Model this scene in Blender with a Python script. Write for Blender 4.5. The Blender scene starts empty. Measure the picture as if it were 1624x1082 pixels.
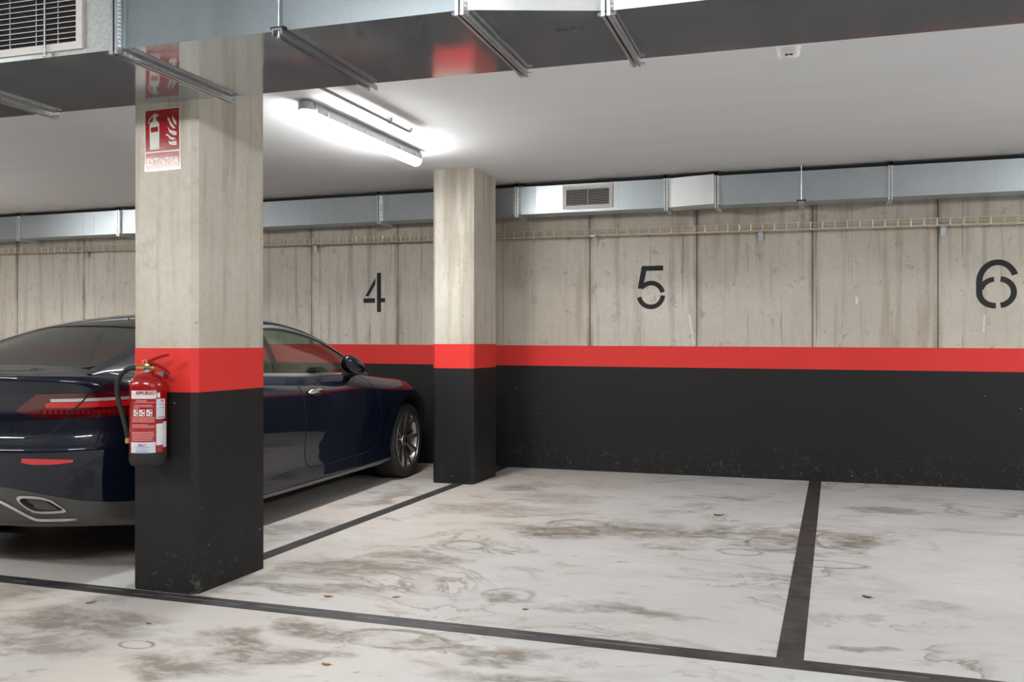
import bpy, bmesh, math, random
from mathutils import Vector, Matrix
R = math.radians
random.seed(7)
SC = bpy.context.scene
COL = SC.collection

# ------------------------------------------------------------------ camera
cam_d = bpy.data.cameras.new('camera')
cam = bpy.data.objects.new('camera', cam_d)
COL.objects.link(cam)
cam.location = (0, 0, 1.2)
cam.rotation_euler = (R(90), 0, R(19.1))
cam_d.sensor_width = 36
cam_d.lens = 36 * 1479 / 1624
cam_d.shift_y = 4 / 1624
cam_d.clip_start = 0.02
SC.camera = cam

# ------------------------------------------------------------------ world, exposure
w = bpy.data.worlds.new('world')
SC.world = w
w.use_nodes = True
w.node_tree.nodes['Background'].inputs[0].default_value = (0.5, 0.5, 0.5, 1)
w.node_tree.nodes['Background'].inputs[1].default_value = 0.0
vs = SC.view_settings
vs.view_transform = 'Standard'
vs.look = 'None'
vs.exposure = 1.96
vs.gamma = 1.0
vs.use_curve_mapping = False
try:
    SC.cycles.use_denoising = True
    SC.cycles.max_bounces = 6
    SC.cycles.diffuse_bounces = 4
    SC.cycles.glossy_bounces = 3
    SC.cycles.use_adaptive_sampling = True
    SC.cycles.adaptive_threshold = 0.025
    SC.cycles.transparent_max_bounces = 16
    SC.cycles.sample_clamp_indirect = 6.0
    SC.cycles.caustics_reflective = False
    SC.cycles.caustics_refractive = False
except Exception:
    pass
LAMP = 29.0          # radiance of the tube diffusers
LAMP_COL = (1.0, 0.985, 0.965, 1)


# ------------------------------------------------------------------ node helpers
class NT:
    def __init__(s, name):
        s.m = bpy.data.materials.new(name)
        s.m.use_nodes = True
        s.t = s.m.node_tree
        s.t.nodes.clear()
        s.out = s.t.nodes.new('ShaderNodeOutputMaterial')
        s.b = s.t.nodes.new('ShaderNodeBsdfPrincipled')
        s.t.links.new(s.b.outputs[0], s.out.inputs[0])

    def n(s, typ, **kw):
        nd = s.t.nodes.new(typ)
        for k, v in kw.items():
            setattr(nd, k, v)
        return nd

    def put(s, sock, v):
        if isinstance(v, bpy.types.NodeSocket):
            s.t.links.new(v, sock)
        elif isinstance(v, (tuple, list)) and len(v) == 3 and sock.type == 'RGBA':
            sock.default_value = (*v, 1)
        else:
            sock.default_value = v

    def math(s, op, a, b=0.0, c=0.0, clamp=False):
        nd = s.n('ShaderNodeMath', operation=op, use_clamp=clamp)
        s.put(nd.inputs[0], a)
        s.put(nd.inputs[1], b)
        if len(nd.inputs) > 2:
            s.put(nd.inputs[2], c)
        return nd.outputs[0]

    def vmath(s, op, a, b=(0, 0, 0)):
        nd = s.n('ShaderNodeVectorMath', operation=op)
        s.put(nd.inputs[0], a)
        s.put(nd.inputs[1], b)
        return nd.outputs['Value'] if op in ('LENGTH', 'DISTANCE', 'DOT_PRODUCT') else nd.outputs[0]

    def pos(s):
        return s.n('ShaderNodeNewGeometry').outputs['Position']

    def obj(s):
        return s.n('ShaderNodeTexCoord').outputs['Object']

    def scale(s, v, sc):
        return s.vmath('MULTIPLY', v, sc)

    def noise(s, vec, scale=5, detail=4, rough=0.55, dist=0.0, color=False):
        nd = s.n('ShaderNodeTexNoise')
        s.put(nd.inputs['Vector'], vec)
        nd.inputs['Scale'].default_value = scale
        nd.inputs['Detail'].default_value = detail
        nd.inputs['Roughness'].default_value = rough
        nd.inputs['Distortion'].default_value = dist
        return nd.outputs['Color' if color else 'Fac']

    def vor(s, vec, scale=5):
        nd = s.n('ShaderNodeTexVoronoi')
        s.put(nd.inputs['Vector'], vec)
        nd.inputs['Scale'].default_value = scale
        return nd

    def mr(s, v, a, b, c=0.0, d=1.0, smooth=True):
        nd = s.n('ShaderNodeMapRange', clamp=True)
        if smooth:
            nd.interpolation_type = 'SMOOTHSTEP'
        s.put(nd.inputs[0], v)
        for i, x in enumerate((a, b, c, d)):
            nd.inputs[i + 1].default_value = x
        return nd.outputs[0]

    def mix(s, f, a, b, mode='MIX'):
        nd = s.n('ShaderNodeMix', data_type='RGBA', blend_type=mode)
        s.put(nd.inputs['Factor'], f)
        s.put(nd.inputs['A'], a) if False else s.put(nd.inputs[6], a)
        s.put(nd.inputs[7], b)
        return nd.outputs[2]

    def bump(s, h, strength=0.3, dist=0.01):
        nd = s.n('ShaderNodeBump')
        nd.inputs['Strength'].default_value = strength
        nd.inputs['Distance'].default_value = dist
        s.put(nd.inputs['Height'], h)
        s.put(s.b.inputs['Normal'], nd.outputs[0])

    def set(s, **kw):
        names = dict(col='Base Color', rough='Roughness', metal='Metallic', spec='Specular IOR Level',
                     coat='Coat Weight', coatr='Coat Roughness', em='Emission Color', ems='Emission Strength',
                     ior='IOR', alpha='Alpha', aniso='Anisotropic')
        for k, v in kw.items():
            s.put(s.b.inputs[names[k]], v)
        return s


M = {}


def simple(name, col, rough=0.5, metal=0.0, var=0.12, scale=30, bump=0.0, **kw):
    t = NT(name)
    nz = t.noise(t.obj(), scale, 3)
    lo = tuple(max(0, c * (1 - var)) for c in col)
    hi = tuple(min(1, c * (1 + var)) for c in col)
    t.set(col=t.mix(nz, lo, hi), rough=rough, metal=metal, **kw)
    if bump:
        t.bump(nz, bump, 0.002)
    M[name] = t.m
    return t.m


def concrete(name, light, dark, seam=False, tint=0.0, stain=(0.27, 0.22, 0.16), blot=0.6):
    t = NT(name)
    p = t.pos()
    big = t.noise(p, 0.9, 5, 0.6)
    st = t.noise(t.scale(p, (9, 9, 0.55)), 1.0, 5, 0.62)
    st2 = t.noise(t.scale(p, (30, 30, 1.2)), 1.0, 3, 0.6)
    fine = t.noise(p, 26, 5, 0.7)
    c = t.mix(t.mr(big, 0.3, 0.7), dark, light)
    c = t.mix(t.math('MULTIPLY', t.mr(st, 0.48, 0.68), 0.5), c, stain)
    c = t.mix(t.math('MULTIPLY', t.mr(st2, 0.5, 0.7), 0.3), c, (0.62, 0.60, 0.56))
    c = t.mix(t.math('MULTIPLY', t.mr(fine, 0.35, 0.75), 0.16), c, (0.3, 0.27, 0.22))
    # blotches and blow holes
    bl = t.noise(t.scale(p, (1, 1, 0.8)), 9, 6, 0.75)
    c = t.mix(t.math('MULTIPLY', t.mr(bl, 0.565, 0.66), blot), c, (0.25, 0.21, 0.155))
    v = t.vor(p, 13).outputs['Distance']
    keep = t.mr(t.noise(p, 2.3, 2), 0.47, 0.56)
    hole = t.math('MULTIPLY', t.mr(v, 0.035, 0.075, 1, 0), keep)
    c = t.mix(t.math('MULTIPLY', hole, 0.85), c, (0.09, 0.08, 0.065))
    h = t.math('SUBTRACT', t.math('ADD', t.math('MULTIPLY', fine, 0.3), t.math('MULTIPLY', bl, 0.3)), t.math('MULTIPLY', hole, 1.0))
    if seam:
        sx = t.n('ShaderNodeSeparateXYZ')
        t.put(sx.inputs[0], p)
        wob = t.math('MULTIPLY', t.math('SUBTRACT', t.noise(p, 4, 3), 0.5), 0.05)
        fr = t.math('FRACT', t.math('ADD', t.math('ADD', sx.outputs[0], 100.685), wob))
        d = t.math('ABSOLUTE', t.math('SUBTRACT', fr, 0.5))
        mod = t.mr(t.noise(t.scale(p, (0.45, 1, 0.7)), 1.7, 2), 0.38, 0.66, 0.1, 0.75)
        c = t.mix(t.math('MULTIPLY', t.mr(d, 0.008, 0.05, 1, 0), mod), c, (0.2, 0.165, 0.115))
        # thin ply lines and hairline cracks running down from the top
        fr2 = t.math('FRACT', t.math('ADD', t.math('MULTIPLY', t.math('ADD', sx.outputs[0], 100.3), 3.45), t.math('MULTIPLY', wob, 2.4)))
        d2 = t.math('ABSOLUTE', t.math('SUBTRACT', fr2, 0.5))
        ln = t.math('MULTIPLY', t.mr(d2, 0.006, 0.02, 1, 0), t.mr(t.noise(t.scale(p, (2.2, 1, 0.9)), 1.3, 2), 0.5, 0.62))
        c = t.mix(t.math('MULTIPLY', ln, 0.7), c, (0.13, 0.12, 0.1))
        oi = t.n('ShaderNodeObjectInfo').outputs['Random']
        c = t.mix(t.math('MULTIPLY', oi, 0.28), c, (0.46, 0.40, 0.31))
    t.set(col=c, rough=0.82, spec=0.25)
    t.bump(h, 0.35, 0.004)
    M[name] = t.m


concrete('wall_concrete', (0.73, 0.70, 0.635), (0.61, 0.57, 0.50), seam=True, blot=0.5)
concrete('column_concrete', (0.71, 0.68, 0.60), (0.57, 0.535, 0.45), blot=0.22)
simple('seam_dark', (0.24, 0.205, 0.155), 0.9)


def paint(name, col, rough, scuff):
    t = NT(name)
    p = t.pos()
    n1 = t.noise(p, 1.3, 4)
    fine = t.noise(p, 60, 4, 0.7)
    c = t.mix(n1, tuple(x * 0.9 for x in col), tuple(x * 1.1 for x in col))
    if scuff:
        sx = t.n('ShaderNodeSeparateXYZ')
        t.put(sx.inputs[0], p)
        low = t.mr(sx.outputs[2], 0.0, 0.42, 1, 0.0)
        sc = t.math('MULTIPLY', t.mr(t.noise(p, 17, 7, 0.8, 1.5), 0.55, 0.68), low)
        c = t.mix(t.math('MULTIPLY', sc, 0.42), c, (0.25, 0.24, 0.22))
        chip = t.mr(t.vor(p, 8).outputs['Distance'], 0.025, 0.05, 1, 0)
        kp = t.mr(t.noise(p, 1.1, 1), 0.5, 0.55)
        c = t.mix(t.math('MULTIPLY', t.math('MULTIPLY', chip, kp), 0.8), c, (0.42, 0.4, 0.36))
    t.set(col=c, rough=rough, spec=0.35)
    t.bump(fine, 0.25, 0.0015)
    M[name] = t.m


paint('red_paint', (0.77, 0.040, 0.034), 0.55, False)
paint('black_paint', (0.0115, 0.0115, 0.0120), 0.6, True)
simple('number_paint', (0.016, 0.016, 0.017), 0.7)

# ceiling
t = NT('ceiling_paint')
p = t.pos()
a = t.noise(t.scale(p, (0.25, 3, 1)), 1.5, 5, 0.65)
b_ = t.noise(p, 0.6, 3)
t.set(col=t.mix(t.math('MULTIPLY', t.mr(a, 0.3, 0.75), 0.5), t.mix(b_, (0.80, 0.82, 0.84), (0.84, 0.86, 0.88)), (0.76, 0.78, 0.795)), rough=0.85, spec=0.2)
t.bump(a, 0.18, 0.01)
M['ceiling_paint'] = t.m

# floor: pale power-floated slab with dirt, tyre and damp stains
t = NT('floor_concrete')
p = t.pos()
sx = t.n('ShaderNodeSeparateXYZ')
t.put(sx.inputs[0], p)
big = t.noise(p, 0.55, 3, 0.6)
mid = t.noise(t.scale(p, (0.8, 1.6, 1)), 1.6, 4, 0.65, 0.6)
fine = t.noise(p, 22, 3, 0.7)
c = t.mix(t.mr(big, 0.3, 0.7), (0.575, 0.58, 0.575), (0.66, 0.67, 0.675))
c = t.mix(t.math('MULTIPLY', t.mr(mid, 0.5, 0.66), 0.3), c, (0.50, 0.45, 0.39))
# warmer, browner towards the parked car's bay side
warm = t.math('MULTIPLY', t.mr(sx.outputs[0], -0.9, -2.6, 0, 0.6), t.mr(t.noise(p, 1.1, 2), 0.25, 0.75))
c = t.mix(warm, c, (0.60, 0.50, 0.39))
wc = t.noise(t.scale(p, (1, 1.2, 1)), 2.0, 3, 0.6, 0.0, True)
pw_ = t.vmath('ADD', p, t.vmath('MULTIPLY', t.vmath('SUBTRACT', wc, (0.5, 0.5, 0.5)), (0.9, 0.6, 0)))
nd1 = t.noise(t.scale(p, (0.9, 1.25, 1)), 3.6, 5, 0.7, 0.8)
dd = t.math('MULTIPLY', t.math('SUBTRACT', nd1, 0.5), 2.4)
STAINS = [  # x, y, rx, ry, strength, ring
    (-2.42, 7.42, 0.25, 0.20, .85, 0), (-2.15, 6.95, 0.42, 0.30, .55, 0), (-2.2, 6.35, 0.55, 0.30, .6, 0),
    (-1.58, 5.78, 0.34, 0.26, .95, 0), (-1.16, 5.84, 0.30, 0.20, .9, 0), (-0.72, 6.04, 0.17, 0.22, 1, 0), (-1.0, 5.80, 0.6, 0.07, .8, 0),
    (-1.60, 5.95, 0.22, 0.22, .8, 1), (-1.35, 6.05, 0.40, 0.2, .55, 0), (-0.38, 5.95, 0.17, 0.32, .9, 0), (-0.36, 5.80, 0.17, 0.22, .9, 1),
    (0.11, 5.95, 0.20, 0.26, 1, 0), (-0.02, 6.0, 0.10, 0.26, .8, 1), (-0.52, 5.50, 0.14, 0.09, .7, 1), (-0.2, 5.62, 0.3, 0.06, .6, 0),
    (-0.02, 5.35, 0.20, 0.09, .75, 1), (-1.48, 4.18, 0.10, 0.10, .95, 0), (-1.47, 4.20, 0.13, 0.13, .5, 1), (-2.08, 5.14, 0.14, 0.13, .8, 1),
    (-1.86, 4.30, 0.07, 0.05, .8, 0), (-2.45, 4.45, 0.34, 0.20, .75, 0), (-2.15, 4.78, 0.30, 0.14, .6, 0), (-2.55, 3.98, 0.34, 0.10, .75, 0), (-2.72, 4.3, 0.12, 0.30, .5, 0),
    (-2.02, 3.46, 0.22, 0.09, .9, 0), (-2.18, 3.15, 0.34, 0.13, .85, 0), (-1.68, 3.42, 0.26, 0.12, .85, 1), (-1.45, 3.42, 0.22, 0.06, .8, 0), (-2.33, 2.88, 0.26, 0.10, .8, 0),
    (-2.63, 3.02, 0.08, 0.05, .8, 1), (0.36, 7.2, 0.22, 0.14, .75, 0), (0.45, 4.68, 0.22, 0.10, .45, 0),
    (-0.78, 7.38, 0.22, 0.08, .7, 0), (0.18, 3.95, 0.09, 0.05, .8, 0), (-0.85, 4.08, 0.36, 0.08, .75, 0), (-3.3, 6.6, 0.16, 0.5, .7, 0),
    (-3.3, 5.2, 0.20, 0.4, .65, 0), (-3.05, 3.2, 0.34, 0.12, .7, 0), (-1.25, 3.36, 0.16, 0.07, .85, 0), (-1.9, 5.75, 0.5, 0.12, .5, 0),
    (-0.95, 3.12, 0.32, 0.09, .8, 0), (-4.2, 3.35, 0.5, 0.12, .6, 0), (0.9, 6.6, 0.3, 0.1, .45, 0), (-2.9, 2.85, 0.2, 0.1, .6, 0), (-0.9, 5.4, 0.12, 0.05, .5, 0),
]
acc = None
dr_ = t.math('MULTIPLY', dd, 0.3)
for (x, y, rx, ry, s, ring) in STAINS:
    v = t.vmath('MULTIPLY', p if ring else pw_, (1 / rx, 1 / ry, 0))
    ln = t.vmath('DISTANCE', v, (x / rx, y / ry, 0))
    if ring:
        e = t.math('ABSOLUTE', t.math('ADD', t.math('ADD', ln, dr_), -0.9))
        mk = t.mr(e, 0.03, 0.2, s, 0, False)
    else:
        mk = t.mr(t.math('ADD', ln, dd), 0.55, 1.25, s, 0, False)
    acc = mk if acc is None else t.math('MAXIMUM', acc, mk)
grain = t.mr(t.noise(t.scale(p, (2, 4, 1)), 3, 5, 0.75, 0.6), 0.38, 0.58, 0.35, 1)
acc = t.math('MULTIPLY', acc, grain)
c = t.mix(acc, c, (0.17, 0.14, 0.105))
gen = t.math('MULTIPLY', t.mr(t.noise(t.scale(p, (0.9, 1.7, 1)), 2.1, 5, 0.72, 1.0), 0.55, 0.66), 0.45)
c = t.mix(gen, c, (0.30, 0.25, 0.195))
# tide marks left by water: thin winding veins with a soft inner side
vn = t.noise(t.scale(p, (0.85, 1.3, 1)), 1.15, 5, 0.62, 0.7)
ve = t.math('SUBTRACT', vn, 0.53)
vein = t.math('MULTIPLY', t.math('ADD', t.mr(t.math('ABSOLUTE', ve), 0.0, 0.012, 0.75, 0), t.math('MULTIPLY', t.mr(ve, 0.0, 0.07, 0.55, 0), t.mr(ve, -0.004, 0.0, 0, 1))), t.mr(t.noise(p, 0.75, 2, 0.6), 0.46, 0.60))
c = t.mix(t.math('MULTIPLY', vein, 0.62), c, (0.215, 0.18, 0.14))
wh = t.math('MULTIPLY', t.mr(t.noise(t.scale(p, (1, 1.8, 1)), 1.3, 4, 0.7, 0.5), 0.60, 0.72), 0.5)
c = t.mix(wh, c, (0.80, 0.79, 0.78))
spk = t.math('MULTIPLY', t.mr(t.vor(p, 6).outputs['Distance'], 0.02, 0.04, 1, 0), t.mr(t.noise(p, 1.7, 1), 0.5, 0.56))
c = t.mix(t.math('MULTIPLY', spk, 0.6), c, (0.15, 0.11, 0.08))
c = t.mix(t.math('MULTIPLY', fine, 0.12), c, (0.42, 0.38, 0.33))
t.set(col=c, rough=t.mr(mid, 0.3, 0.7, 0.42, 0.6), spec=0.4)
t.bump(fine, 0.08, 0.002)
M['floor_concrete'] = t.m

# floor tape / painted lines
t = NT('line_paint')
p = t.pos()
wv = t.noise(t.scale(p, (3, 3, 1)), 2.2, 6, 0.7)
c = t.mix(t.mr(wv, 0.35, 0.7), (0.026, 0.026, 0.028), (0.075, 0.073, 0.072))
c = t.mix(t.math('MULTIPLY', t.mr(t.noise(t.scale(p, (5, 40, 1)), 1.5, 4), 0.62, 0.75), 0.4), c, (0.2, 0.19, 0.18))
t.set(col=c, rough=0.5)
t.bump(wv, 0.2, 0.002)
M['line_paint'] = t.m
simple('line_scratch', (0.30, 0.29, 0.27), 0.7, 0, 0.5, 8)


def galv(name, lo, hi, r0, r1, sp=70.0, wavy=False, metal=1.0):
    t = NT(name)
    p = t.obj()
    v = t.vor(p, sp)
    g = t.n('ShaderNodeSeparateColor')
    t.put(g.inputs[0], v.outputs['Color'])
    st = t.noise(t.scale(p, (6, 0.6, 0.6)), 1.0, 5, 0.6)
    cl = t.noise(p, 2.2, 4)
    f = t.math('ADD', t.math('MULTIPLY', g.outputs[0], 0.3), t.math('MULTIPLY', cl, 0.7))
    t.set(col=t.mix(f, lo, hi), metal=metal, rough=t.mr(t.math('ADD', t.math('MULTIPLY', st, 0.6), t.math('MULTIPLY', cl, 0.4)), 0.35, 0.65, r0, r1))
    if wavy:
        t.bump(t.noise(t.scale(p, (3.2, 0.35, 1)), 1.0, 2, 0.4), 0.035, 0.05)
    M[name] = t.m


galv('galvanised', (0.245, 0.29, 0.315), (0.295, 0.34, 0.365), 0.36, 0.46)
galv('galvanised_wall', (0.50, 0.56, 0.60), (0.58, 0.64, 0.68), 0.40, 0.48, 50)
galv('galvanised_spangle', (0.30, 0.34, 0.34), (0.66, 0.70, 0.70), 0.38, 0.6, 120)
galv('galvanised_bright_glare', (0.84, 0.88, 0.90), (0.93, 0.96, 0.98), 0.36, 0.48, 40)  # lamp glare on duct faces put into the colour; also bright flanges
galv('duct_underside', (0.46, 0.49, 0.52), (0.54, 0.57, 0.60), 0.05, 0.11, 30, True, 0.72)
simple('zinc', (0.55, 0.58, 0.61), 0.32, 1.0, 0.2, 60)
simple('yellow_zinc', (0.74, 0.64, 0.50), 0.4, 0.35, 0.25, 6)
simple('brass', (0.70, 0.50, 0.20), 0.3, 1.0)
simple('louvre_grey', (0.60, 0.58, 0.57), 0.4, 0.1)
simple('duct_dark', (0.006, 0.007, 0.009), 0.9)
simple('rubber', (0.012, 0.012, 0.013), 0.65)
simple('black_plastic', (0.02, 0.02, 0.021), 0.5)
simple('grey_plastic', (0.40, 0.40, 0.41), 0.4)
simple('white_plastic', (0.93, 0.93, 0.92), 0.35, 0, 0.02)
simple('conduit_grey', (0.30, 0.29, 0.29), 0.45)
for nm_, k_ in (('diffuser', 1.0), ('diffuser_aisle', 1.22)):      # the aisle row has the stronger tubes
    t = NT(nm_)
    t.set(col=(0.9, 0.9, 0.9), rough=0.4, em=LAMP_COL, ems=LAMP * k_)
    M[nm_] = t.m
t = NT('lens_lit')
t.set(col=(0.9, 0.9, 0.9), rough=0.2, em=(1, 0.97, 0.93, 1), ems=1.5)  # glow put into the sensor lens by emission
M['lens_lit'] = t.m
# extinguisher and sign
simple('extinguisher_red', (0.33, 0.0015, 0.003), 0.22, 0, 0.05, 10, coat=0.6, coatr=0.08)
simple('handle_red', (0.24, 0.003, 0.007), 0.3)
simple('label_white', (0.72, 0.71, 0.72), 0.35)
simple('label_pale', (0.62, 0.66, 0.74), 0.35)
simple('label_pink', (0.60, 0.22, 0.22), 0.4, 0, 0.4, 160)
simple('label_red', (0.33, 0.004, 0.008), 0.35)
simple('label_blue', (0.16, 0.20, 0.42), 0.4)
simple('label_orange', (0.75, 0.16, 0.03), 0.4)
simple('label_ink', (0.10, 0.09, 0.12), 0.5)
simple('sign_red', (0.36, 0.003, 0.010), 0.12, 0, 0.05, 10, coat=0.8, coatr=0.04)
simple('sign_white', (0.68, 0.74, 0.66), 0.14, 0, 0.05, 10, coat=0.8, coatr=0.04)
simple('sign_faint', (0.55, 0.16, 0.15), 0.2)
simple('plaster', (0.80, 0.78, 0.75), 0.8)
simple('dry_leaf', (0.50, 0.22, 0.06), 0.7, 0, 0.5, 60)
simple('brown_leaf', (0.20, 0.10, 0.045), 0.75, 0, 0.4, 60)
# car
t = NT('car_paint')
fl = t.noise(t.obj(), 900, 1)
t.set(col=t.mix(fl, (0.0009, 0.0032, 0.0115), (0.0014, 0.0048, 0.0175)), metal=0.0, rough=0.5, coat=1.0, coatr=0.004, spec=0.08)
M['car_paint'] = t.m
simple('chrome', (0.78, 0.79, 0.80), 0.12, 1.0, 0.03)
simple('satin_chrome', (0.62, 0.62, 0.61), 0.28, 1.0, 0.05)
simple('rim_metal', (0.46, 0.43, 0.41), 0.38, 1.0, 0.08)
simple('tyre_rubber', (0.018, 0.018, 0.018), 0.7, 0, 0.2, 20)
simple('trim_black', (0.008, 0.008, 0.009), 0.3)
simple('gap_black', (0.002, 0.002, 0.002), 0.8)
simple('bumper_grey', (0.075, 0.073, 0.070), 0.35, 0.1)
simple('interior_black', (0.012, 0.012, 0.013), 0.7)
simple('seat_leather', (0.05, 0.048, 0.046), 0.5)
simple('lamp_dark_red', (0.075, 0.002, 0.004), 0.08, 0, 0.1, 20, coat=1.0, coatr=0.02)
simple('lamp_clear', (0.62, 0.56, 0.54), 0.15, 0.4, 0.25, 90, coat=1.0)
simple('lamp_mid', (0.22, 0.003, 0.006), 0.12, 0, 0.1, 20, coat=1.0, coatr=0.02)
simple('lamp_slit', (0.05, 0.002, 0.004), 0.15)
t = NT('lamp_red')
t.set(col=(0.50, 0.004, 0.010), rough=0.1, coat=1.0, em=(1, 0.02, 0.03, 1), ems=0.01)
M['lamp_red'] = t.m


def glass(name, tint, ior=1.5, extra=0.0):
    t = NT(name)
    t.t.nodes.remove(t.b)
    tr = t.n('ShaderNodeBsdfTransparent')
    gl = t.n('ShaderNodeBsdfGlossy')
    gl.inputs['Roughness'].default_value = 0.01
    gl.inputs['Color'].default_value = (0.9, 0.93, 0.92, 1)
    nz = t.noise(t.obj(), 3, 2)
    t.put(tr.inputs[0], t.mix(nz, tuple(x * 0.95 for x in tint), tint))
    fr = t.n('ShaderNodeFresnel')
    bf = t.n('ShaderNodeNewGeometry').outputs['Backfacing']
    t.put(fr.inputs[0], t.mr(bf, 0, 1, ior, 1 / ior, False))
    mx = t.n('ShaderNodeMixShader')
    t.put(mx.inputs[0], t.math('ADD', fr.outputs[0], extra, clamp=True))
    t.t.links.new(tr.outputs[0], mx.inputs[1])
    t.t.links.new(gl.outputs[0], mx.inputs[2])
    t.t.links.new(mx.outputs[0], t.out.inputs[0])
    M[name] = t.m


glass('side_glass', (0.66, 0.76, 0.68))
glass('rear_glass', (0.07, 0.075, 0.07), 1.6, 0.10)


# ------------------------------------------------------------------ mesh helpers
class MB:
    def __init__(s):
        s.v, s.f, s.mi = [], [], []

    def add(s, vs, fs, mi=0):
        o = len(s.v)
        s.v += [tuple(x) for x in vs]
        s.f += [tuple(i + o for i in f) for f in fs]
        s.mi += [mi] * len(fs)
        return s

    def box(s, lo, hi, mi=0):
        x0, y0, z0 = lo
        x1, y1, z1 = hi
        return s.add([(x0, y0, z0), (x1, y0, z0), (x1, y1, z0), (x0, y1, z0), (x0, y0, z1), (x1, y0, z1), (x1, y1, z1), (x0, y1, z1)],
                     [(0, 3, 2, 1), (4, 5, 6, 7), (0, 1, 5, 4), (1, 2, 6, 5), (2, 3, 7, 6), (3, 0, 4, 7)], mi)

    def prism(s, poly, z0, z1, mi=0):      # poly in xy, ccw
        n = len(poly)
        s.add([(x, y, z0) for x, y in poly] + [(x, y, z1) for x, y in poly],
              [tuple(reversed(range(n))), tuple(range(n, 2 * n))] + [(i, (i + 1) % n, n + (i + 1) % n, n + i) for i in range(n)], mi)
        return s

    def lathe(s, prof, seg=32, axis='z', c=(0, 0, 0), cap=True, mi=0):
        vs, fs = [], []
        for r, h in prof:
            for i in range(seg):
                a = 2 * math.pi * i / seg
                u, v = r * math.cos(a), r * math.sin(a)
                q = {'z': (u, v, h), 'x': (h, u, v), 'y': (u, h, v)}[axis]
                vs.append((q[0] + c[0], q[1] + c[1], q[2] + c[2]))
        n = len(prof)
        for j in range(n - 1):
            for i in range(seg):
                a, b = j * seg + i, j * seg + (i + 1) % seg
                fs.append((a, b, b + seg, a + seg))
        if cap:
            fs.append(tuple(reversed(range(seg))))
            fs.append(tuple(range((n - 1) * seg, n * seg)))
        return s.add(vs, fs, mi)

    def tube(s, pts, r, seg=8, mi=0, cap=True):
        pts = [Vector(q) for q in pts]
        vs, fs = [], []
        up = None
        for i, q in enumerate(pts):
            d = (pts[min(i + 1, len(pts) - 1)] - pts[max(i - 1, 0)]).normalized()
            if up is None:
                up = Vector((0, 0, 1)) if abs(d.z) < 0.9 else Vector((1, 0, 0))
            sd = d.cross(up).normalized()
            up = sd.cross(d).normalized()
            rr = r[i] if isinstance(r, (list, tuple)) else r
            for k in range(seg):
                a = 2 * math.pi * k / seg
                vs.append(q + sd * rr * math.cos(a) + up * rr * math.sin(a))
        n = len(pts)
        for j in range(n - 1):
            for i in range(seg):
                a, b = j * seg + i, j * seg + (i + 1) % seg
                fs.append((a, b, b + seg, a + seg))
        if cap:
            fs.append(tuple(reversed(range(seg))))
            fs.append(tuple(range((n - 1) * seg, n * seg)))
        return s.add(vs, fs, mi)

    def grid(s, rows, mi=0, flip=False):
        n, m = len(rows), len(rows[0])
        vs = [q for r in rows for q in r]
        fs = []
        for i in range(n - 1):
            for j in range(m - 1):
                a = i * m + j
                q = (a, a + 1, a + m + 1, a + m)
                fs.append(tuple(reversed(q)) if flip else q)
        return s.add(vs, fs, mi)

    def mesh(s, name, mats, smooth=None, bevel=0.0, fix=True):
        me = bpy.data.meshes.new(name)
        me.from_pydata(s.v, [], s.f)
        for m in (mats if isinstance(mats, (list, tuple)) else [mats]):
            me.materials.append(M[m])
        if any(s.mi):
            me.polygons.foreach_set('material_index', s.mi)
        if bevel or fix:
            bm = bmesh.new()
            bm.from_mesh(me)
            if bevel:
                bmesh.ops.bevel(bm, geom=[e for e in bm.edges if len(e.link_faces) == 2 and e.calc_face_angle(0) > 0.6] , offset=bevel, segments=2, affect='EDGES', profile=0.5)
            if fix:
                bmesh.ops.recalc_face_normals(bm, faces=bm.faces)
            bm.to_mesh(me)
            bm.free()
        me.update()
        if smooth:
            me.polygons.foreach_set('use_smooth', [True] * len(me.polygons))
            me.set_sharp_from_angle(angle=R(smooth))
        return me

    def build(s, name, mats, parent=None, smooth=None, bevel=0.0, fix=True, loc=None):
        return link(name, s.mesh(name, mats, smooth, bevel, fix), parent, loc)


def link(name, me, parent=None, loc=None, rot=None):
    o = bpy.data.objects.new(name, me)
    COL.objects.link(o)
    o.parent = parent
    if loc:
        o.location = loc
    if rot:
        o.rotation_euler = rot
    return o


def tag(o, label, cat, group=None):
    o['label'] = label
    o['category'] = cat
    if group:
        o['group'] = group
    return o


def struct(o):
    o['kind'] = 'structure'
    return o


def empty(name, loc, rz=0.0):
    o = bpy.data.objects.new(name, None)
    COL.objects.link(o)
    o.location = loc
    o.rotation_euler = (0, 0, rz)
    o.empty_display_size = 0.1
    return o


def chamfer_rect(x0, x1, y0, y1, c):
    return [(x0 + c, y0), (x1 - c, y0), (x1, y0 + c), (x1, y1 - c), (x1 - c, y1), (x0 + c, y1), (x0, y1 - c), (x0, y0 + c)]


def text_mesh(txt, size, align='CENTER', bold=0.0):
    cu = bpy.data.curves.new('txt', 'FONT')
    cu.body = txt
    cu.size = size
    cu.align_x = align
    cu.offset = bold
    cu.resolution_u = 3
    o = bpy.data.objects.new('txt', cu)
    COL.objects.link(o)
    bpy.context.view_layer.update()
    me = bpy.data.meshes.new_from_object(o.evaluated_get(bpy.context.evaluated_depsgraph_get()))
    vs = [v.co.copy() for v in me.vertices]
    fs = [tuple(q.vertices) for q in me.polygons]
    bpy.data.objects.remove(o)
    bpy.data.curves.remove(cu)
    return vs, fs


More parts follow.
